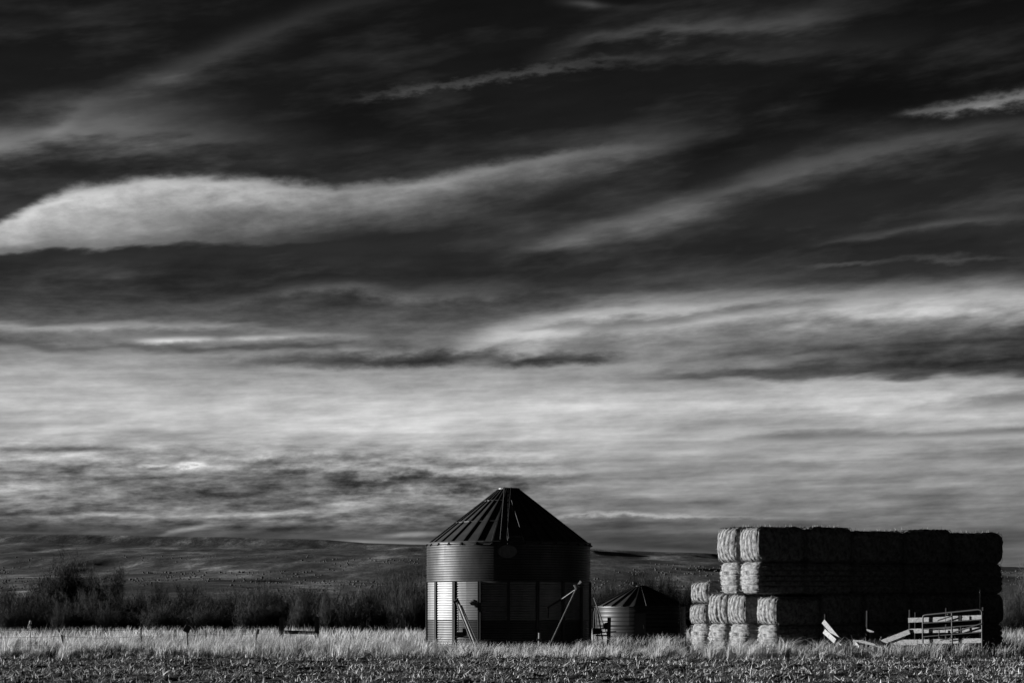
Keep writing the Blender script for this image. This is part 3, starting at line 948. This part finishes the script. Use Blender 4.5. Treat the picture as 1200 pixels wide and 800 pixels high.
# ------------------------------------------------------------------ hay stack of big rectangular bales
def bale_mesh(seed, Lx=1.8, Wy=.95, Hz=.95):
    r = .20
    ntw = 6
    tw = [(-.5 + (k + .5) / ntw) * Wy for k in range(ntw)]

    def lin(L_, n_):
        u = np.linspace(-1, 1, n_)
        return np.sign(u) * np.abs(u) ** .85 * L_ / 2
    ax = [lin(Lx, 22), np.linspace(-Wy / 2, Wy / 2, 43), lin(Hz, 20)]
    V = []; Q = []; off = 0
    for d in range(3):
        a, b2 = [(1, 2), (0, 2), (0, 1)][d]
        for sgn in (-1, 1):
            A_, B_ = np.meshgrid(ax[a], ax[b2])
            P = np.zeros((A_.size, 3))
            P[:, a] = A_.ravel(); P[:, b2] = B_.ravel(); P[:, d] = sgn * ax[d][-1]
            ii = np.arange(A_.size).reshape(A_.shape) + off
            q = np.stack([ii[:-1, :-1].ravel(), ii[:-1, 1:].ravel(), ii[1:, 1:].ravel(), ii[1:, :-1].ravel()], 1)
            flip = (sgn < 0) ^ (d == 1)
            Q.append(q[:, ::-1] if flip else q)
            V.append(P); off += len(P)
    V = np.concatenate(V); Q = np.concatenate(Q)
    hsz = np.array([Lx, Wy, Hz]) / 2
    core = np.clip(V, -(hsz - r), hsz - r)
    dlt = V - core
    nrm_ = np.linalg.norm(dlt, axis=1, keepdims=True)
    N = dlt / np.maximum(nrm_, 1e-6)
    P = core + N * r
    gro = sum(np.exp(-((P[:, 1] - y_) / .020) ** 2) for y_ in tw)
    onloop = np.clip(1 - np.abs(N[:, 1]) * 1.4, 0, 1)
    ends = np.abs(N[:, 0])
    n1 = fbm(P[:, 0] * 6 + P[:, 1] * 5 + seed * 13.7, P[:, 2] * 6 - P[:, 1] * 4 + seed, seed, 3) - .5
    n2 = fbm(P[:, 0] * 22 + P[:, 1] * 25, P[:, 2] * 24 - P[:, 1] * 17, seed + 3, 2) - .5
    # slices pressed along the length show on the long sides, bulges between twines on the ends
    slices = np.abs(np.sin(P[:, 0] * 17 + n1 * 3)) ** .5 * .012 * (1 - ends)
    bulge = (1 - (P[:, 2] / (Hz / 2)) ** 2) * .15 * ends * (1 - .6 * np.abs(P[:, 1]) / (Wy / 2))
    P = P + N * ((n1 * .075 + n2 * .035 + slices + bulge - gro * onloop * .06)[:, None])
    me = bpy.data.meshes.new('hay')
    me.from_pydata(P.tolist(), [], Q.tolist())
    me.materials.append(M_hay)
    me.shade_smooth()
    # loose straws
    k = rng.integers(0, len(P), 520)
    bb = P[k]; nn_ = N[k]
    tv_ = nn_ * (.02 + .06 * rng.random((520, 1))) + (rng.random((520, 3)) - .5) * .13
    fa = rng.random(520) * np.pi
    v2, t2 = blades(bb, tv_, np.full(520, .009), fa, (rng.random((520, 3)) - .5) * .05)
    ms = tri_mesh('loose_straw', v2, t2, M_straw)
    mb = MB()
    h = (Lx / 2 + .02, Hz / 2 - .005)
    rr = .1
    for y_ in tw:
        loop = []
        for cx, cz, a0 in ((h[0] - rr, h[1] - rr, 0), (-(h[0] - rr), h[1] - rr, 90), (-(h[0] - rr), -(h[1] - rr), 180), (h[0] - rr, -(h[1] - rr), 270)):
            for s_ in range(4):
                a_ = R(a0 + 30 * s_)
                loop.append((cx + rr * math.cos(a_), y_, cz + rr * math.sin(a_)))
        loop.append(loop[0])
        mb.path(loop, .006, 4)
    return me, ms, mb.mesh('twine', M_twine)


BM = [bale_mesh(s_) for s_ in (1, 2, 3, 4)]
BETA = R(28)
HC = at(888, 768, 56.2); HC.z = 0
U = Vector((math.cos(BETA), math.sin(BETA), 0)); Wv = Vector((-math.sin(BETA), math.cos(BETA), 0))


def s_at(px, t_):      # distance along the stack's front at which a photo column is met
    k = (px - 600) / F
    p = HC + Wv * t_
    return (k * p.y - p.x) / (U.x - k * U.y)


bi = 0


def bale(s0, s1, t0, t1, z0, z1, turned, label, jit=0.0, group='bales of the hay stack'):
    global bi
    p = HC + U * (s0 + s1) / 2 + Wv * (t0 + t1) / 2
    e = thing('hay_bale', label, 'hay bale', (p.x, p.y, (z0 + z1) / 2), BETA + jit, group)
    m_ = BM[bi % 4]; bi += 1
    Lb, Wb, Hb = s1 - s0, t1 - t0, z1 - z0
    for nm, me in zip(('hay', 'loose_straw', 'twine'), m_):
        o = link(nm, me, e)
        if turned:
            o.rotation_euler = (R(90), 0, 0)
            o.scale = (Lb / 1.8, Hb / .95, Wb / .95)
        else:
            o.scale = (Lb / 1.8, Wb / .95, Hb / .95)
        if nm != 'hay':
            o['kind'] = 'stuff'
    e.rotation_euler = (random.uniform(-.025, .025), random.uniform(-.02, .02), BETA + jit * 2.2)
    return e


ORD = ['first', 'second', 'third', 'fourth', 'fifth']
TOPZ = [(0, .86), (.86, 1.73), (1.73, 2.60), (2.60, 3.55)]
colp = [888, 946, 1001, 1062, 1118, 1177]
colq = [908, 964, 1014, 1070, 1122, 1178]
LAY = ['bottom', 'second', 'third', 'top']
for li in (3, 2):
    z0, z1 = TOPZ[li]
    for c_ in range(5):
        a_, b_ = s_at(colp[c_], 0), s_at(colp[c_ + 1], 0)
        dz = (0, .03, -.05, .02, -.03)[c_] if li == 3 else 0
        if c_ == 0:
            lab = ('front bale of the top layer with its sunlit end striped by upright twine' if li == 3
                   else 'front bale of the third layer with its sunlit end banded sideways')
        else:
            lab = f'{ORD[c_]} shaded bale along the front of the {LAY[li]} layer'
        bale(a_ + .04, b_ - .04, .0, .93, z0, z1 + dz, li == 2, lab, random.uniform(-.01, .01))
    for c_ in range(2):
        a_ = s_at(colp[0], 0) + c_ * 1.82 + (-.03 if li == 3 else .02)
        lab = (f'rear bale of the {LAY[li]} layer with lit end, left of the front one' if c_ == 0
               else f'hidden rear bale in the {LAY[li]} layer behind the lit ends')
        bale(a_, a_ + 1.79, .97, 1.92, z0, z1 + (.02 if li == 3 else .0), li == 2, lab, random.uniform(-.015, .015))
for li in (0, 1):
    z0, z1 = TOPZ[li]
    for c_ in range(5):
        a_, b_ = s_at(colq[c_], .0), s_at(colq[c_ + 1], .0)
        lab = (('grass skirted bottom bale with lit end, nearest the pale crossed planks' if li == 0 else
                'second layer bale with ragged lit end, above the bottom bale nearest the planks') if c_ == 0 else
               f'{ORD[c_]} shaded bale along the front of the {LAY[li]} layer')
        bale(a_ + .04, b_ - .04, 0, .93, z0, z1 - (.1 if (li == 1 and c_ == 0) else 0), li == 0, lab, random.uniform(-.01, .01))
rows = [(875.5, 1.12, 2.05, .86, 1.73, 'third'), (850.5, 2.12, 3.05, .86, 1.75, 'second'), (829.5, 3.1, 4.0, .86, 1.46, 'leftmost')]
for px, t0, t1, z1, z2, nm in rows:
    s0 = s_at(px, t0)
    n_ = 3 if px > 860 else 1
    for c_ in range(n_):
        ss_ = s0 + c_ * 1.83
        tag_ = nm + ' from the left' if nm != 'leftmost' else nm
        l0 = f'lit bottom bale on the ground, {tag_} column of the stepped end' if c_ == 0 else f'hidden bottom bale, {ORD[c_]} in the second row of the stack'
        l1 = f'twine striped lit bale, second up, {tag_} column of the stepped end' if c_ == 0 else f'hidden second layer bale, {ORD[c_]} in the second row of the stack'
        bale(ss_, ss_ + 1.8, t0, t1, 0, z1, True, l0, random.uniform(-.055, .055))
        bale(ss_, ss_ + 1.8, t0, t1, z1, z2, False, l1, random.uniform(-.055, .055))
    if nm == 'leftmost':
        bale(s0, s0 + 1.8, t0, t1, z2, z2 + .64, False, 'topmost bale of the leftmost low column, twine upright on its lit end', .02)

# ------------------------------------------------------------------ gate, boards and posts before the stack
FY = 55.2


def fy(px):            # the fence runs from behind on the left to nearer on the right
    return 55.6 - (px - 1000) / 152 * 1.9


def fat(px, py, d=0.0):
    return at(px, py, fy(px) + d)


t = thing('metal_gate', 'tubular metal gate with rounded top corners leaning over pale boards', 'gate', tuple(fat(1082, 752)))
lo = t.location


def gpath(name, pts, r, m_):
    mb = MB(); mb.path([fat(*p) - lo for p in pts], r, 7)
    return link(name, mb.mesh(name, m_, True), t)


M_gate = mat('dull_gate_tube', .03, .055, .6, .3, 7)
gpath('gate_frame', [(1081.5, 756, -.1), (1081.5, 724, -.1), (1082, 721.2, -.1), (1084, 720.2, -.1), (1115, 717, -.1), (1146, 713.8, -.1), (1149.6, 714.2, -.1), (1150.8, 717, -.1), (1151, 757, -.1)], .023, M_gate)
gpath('gate_upright', [(1115.5, 717, -.1), (1116, 757, -.1)], .022, M_gate)
for y0, y1 in ((729.8, 725.5), (736.5, 731.5), (745.6, 740)):
    gpath('gate_rail', [(1081.5, y0, -.105), (1151, y1, -.105)], .017, M_gate)
gpath('gate_brace', [(1099, 726.5, -.12), (1115, 721.5, -.12)], .018, M_rust)
gpath('gate_brace', [(1116, 741, -.12), (1151, 730, -.12)], .02, M_rust)
gpath('gate_brace', [(1102, 749.5, -.12), (1116, 747.5, -.12)], .016, M_rust)
for px, y0, y1 in ((1125.5, 720.5, 727), (1126, 734, 740.5), (1100.5, 737, 748)):
    gpath('gate_clip', [(px, y0, -.12), (px, y1, -.12)], .014, M_rust)

t = thing('board_fence', 'low fence of pale weathered boards nailed to dark wooden posts', 'fence', tuple(fat(1066, 757)))
lo = t.location


def fboard(p0, p1, w, m_=M_board, th=.03):
    mb = MB(); mb.plank(fat(*p0) - lo, fat(*p1) - lo, w, th)
    return link('board', mb.mesh('board', m_), t)


def fpost(px, y0, y1, r=.05, d=.08):
    mb = MB(); mb.tube(fat(px, y1, d) - lo, fat(px + .3, y0, d) - lo, r, r * .85, 9)
    return link('post', mb.mesh('post', M_darkpost), t)


fboard((1064.5, 726.2), (1108, 725.0), .125)
fboard((1108.5, 724.4, .004), (1151, 722.8, .004), .125)
fboard((1066, 738.8), (1108, 738.0), .12)
fboard((1108.5, 737.8, .003), (1151.5, 737.6, .003), .135)
fboard((1000, 752.8, .01), (1075, 752.0, .01), .15)
fboard((1075.5, 751.4, .006), (1151.5, 750, .006), .12)
fboard((1026, 755, -.05), (1066, 739.5, -.05), .13)
fpost(1016.5, 715, 760); fpost(1066.5, 714, 760); fpost(1072.6, 717, 758, .03, .3); fpost(1109, 712, 758, .04, .25); fpost(1152.3, 711, 760, .05); fpost(967, 719, 758, .04, .25)
t = thing('sign_board', 'small pale pointed board nailed to the dark post left of the gate', 'board', tuple(fat(1016.5, 739)))
mb = MB()
a_, b_ = fat(1015.5, 738.3, -.02) - t.location, fat(1024, 739.8, -.02) - t.location
mb.v = [tuple(a_ + Vector((0, 0, .05))), tuple(a_ - Vector((0, 0, .05))), tuple(b_ - Vector((0, 0, .012))), tuple(b_ + Vector((0, 0, .012)))]
mb.v += [tuple(Vector(v) + Vector((.004, .03, 0))) for v in mb.v]
mb.f = [(0, 1, 2, 3), (7, 6, 5, 4), (0, 4, 5, 1), (1, 5, 6, 2), (2, 6, 7, 3), (3, 7, 4, 0)]
link('board', mb.mesh('board', M_board), t)
for lab, p0, p1, w in (('long pale plank leaning steeply down to the right before the hay', (965, 727.5), (987, 754), .13),
                       ('short pale plank propped under the leaning plank before the hay', (966, 739), (979, 751), .13),
                       ('pale board end lying low in the grass left of the gate fence', (1000.5, 750), (1007, 758), .06)):
    t = thing('plank', lab, 'plank', tuple(at(p1[0], p1[1], 55.4)))
    mb = MB(); mb.plank(at(p0[0], p0[1], 55.75) - t.location, at(p1[0], p1[1], 55.2) - t.location, w, .03, Vector((.5, -.4, .8)))
    link('board', mb.mesh('board', M_board), t)
t = thing('thin_pole', 'thin pole with a small light cap rising in front of the stack end', 'pole', tuple(at(1148.5, 758, 54.9)))
tube_part('pole', at(1148.5, 758, 54.9), at(1148.5, 690, 54.9), .006, M_darkpost, t)
box_part('cap', at(1148.4, 693.5, 54.9), (.012, .012, .02), M_tube, t)

# ------------------------------------------------------------------ fence on the left
wf = thing('wire_fence', 'old wire fence with thin uneven posts through the dry grass on the left', 'fence', tuple(at(165, 765, 58.5)))
lo = wf.location
tops = []
for px, y0, px1, y1, Y_, r in ((72, 743, 76, 766, 56, .032), (165, 736, 165.3, 766, 56.2, .026), (241, 737, 241.3, 758, 62, .02)):
    mb = MB(); mb.tube(at(px1, y1, Y_) - lo, at(px, y0, Y_) - lo, r, r * .9, 7)
    link('post', mb.mesh('post', M_rust), wf)
    tops.append((px + 1, Y_))
for h_ in (.32, .55, .75):
    mb = MB(); pp = []
    chain = [(-70, 57.5)] + tops + [(300, 63.5), (330, 68)]
    for (pa_, Ya), (pb_, Yb) in zip(chain[:-1], chain[1:]):
        for k in range(6):
            f_ = k / 6
            p = Vector((gx(pa_, Ya), Ya, 0)).lerp(Vector((gx(pb_, Yb), Yb, 0)), f_)
            p.z = h_ - .05 * math.sin(math.pi * f_)
            pp.append(p - lo)
    mb.path(pp, .004, 4)
    link('wire', mb.mesh('wire', M_rust), wf)
t = thing('marker_post', 'thin post carrying a tilted square marker board in the grass', 'sign', tuple(at(220.3, 766, 55.6)))
tube_part('post', at(220.3, 766, 55.6), at(219.5, 741, 55.6), .022, M_rust, t)
mb = MB()
mb.box(at(219.3, 736.5, 55.5) - t.location, (.085, .025, .095), (Vector((.86, .17, -.48)).normalized(), Vector((-.2, .98, 0)).normalized(), Vector((.47, .096, .88)).normalized()))
link('board', mb.mesh('board', M_sign), t)
hb = thing('timber_brace', 'two stout dark timber posts joined by a low rail before the brush', 'fence', tuple(at(350, 753, 79)))
lo = hb.location
for px, y0, w_ in ((330, 723, .09), (371.5, 722, .085)):
    mb = MB(); p0, p1 = at(px, 753, 79) - lo, at(px, y0, 79) - lo
    mb.box((p0 + p1) / 2, (w_, w_, (p1 - p0).length / 2)); link('post', mb.mesh('post', M_wood), hb)
mb = MB(); mb.tube(at(333.5, 740, 79) - lo, at(368.5, 741, 79) - lo, .07, n=8); link('rail', mb.mesh('rail', M_wood), hb)
t = thing('stub_post', 'short stubby dark post with a knob on top in pale grass', 'post', tuple(at(300, 760, 63)))
tube_part('post', at(299.4, 760, 63), at(300.6, 741, 63), .035, M_wood, t)
tube_part('knob', at(301, 742, 63), at(302.5, 736.5, 63), .06, M_wood, t, .05)
t = thing('timber_post', 'square dark timber post standing before the left side of the small bin', 'post', tuple(at(713.5, 760, 64)))
p0, p1 = at(713, 760, 64) - t.location, at(714, 723.2, 64) - t.location
mb = MB(); mb.plank(p0, p1, .11, .11, Vector((0, 1, 0))); link('post', mb.mesh('post', M_wood), t)
mb = MB(); mb.plank(at(706, 740, 64) - t.location, at(722, 739.5, 64.15) - t.location, .035, .03); link('rail', mb.mesh('rail', M_wood), t)


# ------------------------------------------------------------------ weeds
def weed(label, px, y0, y1, Y_, seed, nh=26, spread=.12, mat_=None):
    r_ = random.Random(seed)
    t = thing('tall_weed', label, 'weed', tuple(at(px, y1, Y_)))
    H = (y1 - y0) / F * Y_
    mb = MB(); mb.path([Vector((.02 * math.sin(k), .01 * k, H * k / 5)) for k in range(6)], [.014, .013, .012, .01, .008, .005], 5)
    link('stem', mb.mesh('stem', M_weed), t)
    mb = MB()
    for k in range(nh):
        z = H * (.35 + .65 * r_.random()); a = r_.random() * 6.28; rr = spread * (1.15 - z / H) + .02
        p = Vector((rr * math.cos(a) * r_.random(), rr * math.sin(a) * r_.random(), z))
        s_ = .008 + .016 * r_.random()
        mb.tube(p - Vector((0, 0, s_)), p + Vector((s_ * .6, 0, s_ * 1.2)), s_ * .9, s_ * .3, 5)
    o = link('seed_head', mb.mesh('seed_head', mat_ or M_weed), t); o['kind'] = 'stuff'


weed('tallest pale weed with seed heads standing alone at the far left', 35, 727, 764, 57, 1, 44, .12)
weed('pale bushy weed close to the right of the tallest weed', 41, 741, 764, 57.4, 2, 20, .12)
weed('pale seed headed weed behind the small bin, left one of the pair', 797, 694, 757, 66, 3, 40, .12)
weed('pale seed headed weed behind the small bin, next to the lit bales', 803, 695, 757, 66.5, 4, 34, .10)

# ------------------------------------------------------------------ leafless brush and trees
def bush_parts(seed, H, Wd, nst, ntw, twl, fan=1.0, low=.0, zl=.2):
    r_ = np.random.default_rng(seed)
    mb = MB()
    stems = []
    for i in range(nst):
        # a point on or inside an uneven dome is where the stem ends
        a = r_.random() * 2 * np.pi
        e = np.arcsin(r_.random() ** .8)
        q = (.62 + .38 * r_.random() ** .6) * (.82 + .3 * math.sin(2.3 * a + seed) * math.cos(3 * e + seed))
        ce = math.cos(e) ** .55
        tgt = np.array([math.cos(a) * ce * Wd / 2 * fan, math.sin(a) * ce * Wd / 2 * fan, (zl + (1 - zl) * math.sin(e)) * H * .93]) * min(q, 1.0)
        tgt[2] = max(tgt[2], .18 * H)
        root = np.array([math.cos(a), math.sin(a), 0]) * .06 * Wd * r_.random()
        p = []
        for k in range(5):
            f_ = k / 4
            pt = root * (1 - f_) + tgt * np.array([f_ ** 1.35, f_ ** 1.35, f_ ** .8])
            p.append(pt + (r_.random(3) - .5) * .07 * H * f_)
        stems.append(p)
        r0 = .008 * H / 3 * (1 + r_.random())
        if i < 40:
            mb.path([Vector(x) for x in p], [r0 * 1.8, r0 * 1.3, r0 * .9, r0 * .6, r0 * .25], 4)
    st = np.array(stems)
    si = r_.integers(0, nst, ntw)
    f_ = np.clip(low + (1 - low) * r_.random(ntw) ** .7, 0, .999) * 4
    k = np.minimum(f_.astype(int), 3); fr_ = (f_ - k)[:, None]
    p0 = st[si, k] * (1 - fr_) + st[si, k + 1] * fr_
    p0 = p0 + r_.normal(0, .035, (ntw, 3)) * H
    p0[:, 2] = np.maximum(p0[:, 2], .02)
    d0 = st[si, k + 1] - st[si, k]
    d0 /= np.linalg.norm(d0, axis=1, keepdims=True) + 1e-6
    dv = d0 * .3 + r_.normal(0, .7, (ntw, 3)) + np.array([0, 0, .12])
    dv /= np.linalg.norm(dv, axis=1, keepdims=True)
    ln_ = twl * (.25 + .8 * r_.random(ntw) ** 1.5)
    w_ = .006 * H / 3 * (.8 + .9 * r_.random(ntw)) + .003
    V_, T_ = blades(p0, dv * ln_[:, None], w_, r_.random(ntw) * np.pi, r_.normal(0, .15, (ntw, 3)) * ln_[:, None])
    return mb, (V_, T_)


def mk_bush(nm, seed, H, Wd, nst, ntw, twl, tw_mat, low=.0, fan=1.0, zl=.2):
    s_, (V_, T_) = bush_parts(seed, H, Wd, nst, ntw, twl, fan, low, zl)
    return (s_.mesh('trunk', M_bark), tri_mesh('crown', V_, T_, tw_mat), float(np.quantile(V_[:, 2], .985)))


BV = {'dense': [mk_bush('d', 11 + i, 3.0, 3.6, 80, 14000, .45, M_twig, .0) for i in range(3)],
      'wispy': [mk_bush('w', 21 + i, 3.0, 3.0, 60, 8000, .55, M_twig_pale, .1) for i in range(3)],
      'tree': [mk_bush('t', 31 + i, 3.0, 2.6, 120, 22000, .40, M_twig, .4, 1.05, .42) for i in range(2)],
      'scrub': [mk_bush('s', 51 + i, 3.0, 3.6, 90, 18000, .5, M_scrubtwig, .0) for i in range(2)],
      'low': [mk_bush('l', 41 + i, 3.0, 6.5, 40, 9000, .6, M_bark, .0) for i in range(2)]}
GB = 'leafless bushes along the back of the pasture'
cnt = 0


def bush(kind, px, top, Y_, label, wpx=None, name='bush', group=GB, cat='bush'):
    global cnt
    st_, cr_, top_ = BV[kind][cnt % len(BV[kind])]
    cnt += 1
    if name == 'bush' and 'row of' in label or 'wispy bush standing' in label:
        for lim, where in ((20, 'at the left edge'), (60, 'left of the bare trees'), (140, 'below the bare trees'), (205, 'behind the thin steel fence post'),
                           (262, 'behind the tilted marker board'), (315, 'behind the stubby knobbed post'), (352, 'behind the left brace post'), (400, 'behind the right brace post'), (450, 'between brace posts and large bin'), (2000, 'close to the large bin wall')):
            if px < lim:
                label = label + ', ' + where
                break
    H = CH + (HY - top) / F * Y_
    t = thing(name, label, cat, (gx(px, Y_), Y_, -.05), cnt * 2.4, group)
    s_ = H / top_
    nat = {'dense': 3.6, 'scrub': 3.6, 'wispy': 3.0, 'tree': 2.6, 'low': 6.5}[kind] * 1.1
    sw = s_ if wpx is None else (wpx / F * Y_) / nat
    for nm, me in (('trunk', st_), ('crown', cr_)):
        o = link(nm, me, t); o.scale = (sw, sw, s_)


bush('tree', 74, 661, 122, 'tallest leafless tree with a broad dark crown at the left', 92, 'bare_tree', None, 'tree')
bush('tree', 124, 669, 124, 'slightly lower leafless tree just right of the tallest one', 60, 'bare_tree', None, 'tree')
bush('wispy', 104, 694, 112, 'pale rounded wispy bush below the two bare trees', 46)
bush('wispy', 383, 697, 108, 'pale rounded wispy bush behind the right timber post', 40)
bush('wispy', 308, 686, 114, 'pale upright wispy bush left of the timber brace posts', 46)
bush('dense', 466, 672, 113, 'tall dark spreading bush close to the left wall of the large bin', 78)
bush('dense', 13, 687, 118, 'dark bush cut by the left edge of the picture', 62)
bush('wispy', 187, 684, 124, 'spiky pale bush rising above the dark brush right of the trees', 40)
bush('dense', 764, 678, 105, 'dark spiky bush spreading behind the roof of the small bin', 90)
bush('dense', 724, 690, 108, 'dark bush behind the left slope of the small bin roof', 52)
bush('dense', 792, 684, 110, 'twiggy bush behind the right slope of the small bin roof', 60)
bush('dense', 827, 688, 112, 'twiggy bush behind the leftmost low bale column', 50)
bush('dense', 1187, 690, 116, 'dark bush beyond the right end of the hay stack', 40)
bush('wispy', 1204, 676, 120, 'taller pale twiggy bush at the right edge of the picture', 54)
bush('dense', 1240, 688, 116, 'dark bush just outside the right edge of the view', 60)
rb = random.Random(5)
ltop = lambda px: np.interp(px, [-40, 30, 60, 150, 200, 250, 275, 345, 420, 450, 500, 620, 690, 760, 860], [690, 694, 696, 697, 690, 693, 686, 690, 687, 680, 678, 686, 694, 692, 695])
for px in range(-50, 520, 19):
    bush('dense', px + rb.uniform(-6, 6), ltop(px) + rb.uniform(-2, 8), 117 + rb.uniform(-3, 4), 'dark bush in the back row of brush', rb.uniform(78, 112))
for px in range(-50, 520, 30):
    bush('dense', px + rb.uniform(-8, 8), ltop(px) + 11 + rb.uniform(0, 9), 109 + rb.uniform(-2, 3), 'lower dark bush in the front row of brush', rb.uniform(74, 104))
for px in range(-40, 520, 56):
    bush('wispy', px + rb.uniform(-14, 14), ltop(px) + 9 + rb.uniform(-3, 10), 106 + rb.uniform(-2, 2), 'pale wispy bush standing out from the brush', rb.uniform(40, 62))
for px in (690, 706, 724, 748, 776, 800, 822, 846):
    bush('dense', px, 697 + rb.uniform(-4, 5), 106 + rb.uniform(-2, 2), 'low dark bush behind the gap beside the small bin', rb.uniform(64, 84))
for px, tp, w_, wh in ((703, 694, 44, 'in the gap beside the large bin wall'), (716, 690, 40, 'just right of the gap beside the large bin'), (738, 682, 56, 'left of the small bin cap'), (756, 681, 60, 'right of the small bin cap'),
                       (775, 683, 60, 'over the right roof slope of the small bin'), (789, 690, 46, 'over the right eave of the small bin'), (812, 694, 50, 'behind the leftmost bale column')):
    bush('scrub', px, tp - 2, 99 + rb.uniform(-2, 2), 'dark spiky scrub bush ' + wh, w_)
for px in (1180, 1204, 1232):
    bush('dense', px, 704 + rb.uniform(-3, 3), 106, 'low dark bush beyond the end of the hay stack', 50)
GW = 'low dark weeds in the front grass'
for px, top, w_ in ((18, 752, 60), (62, 753, 50), (106, 750, 70), (134, 752, 56)):
    bush('low', px, top - 1, 53.5 + rb.uniform(-.3, .4), 'low dark tangled weed clump in the front grass at left', w_, 'weed_clump', GW, 'weeds')
for px, top, w_ in ((1048, 755, 30), (1091, 756, 24), (1128, 757, 26), (440, 756, 26)):
    bush('low', px, top, 53.9 + rb.uniform(-.2, .3), 'low dark weed clump in the front grass', w_, 'weed_clump', GW, 'weeds')
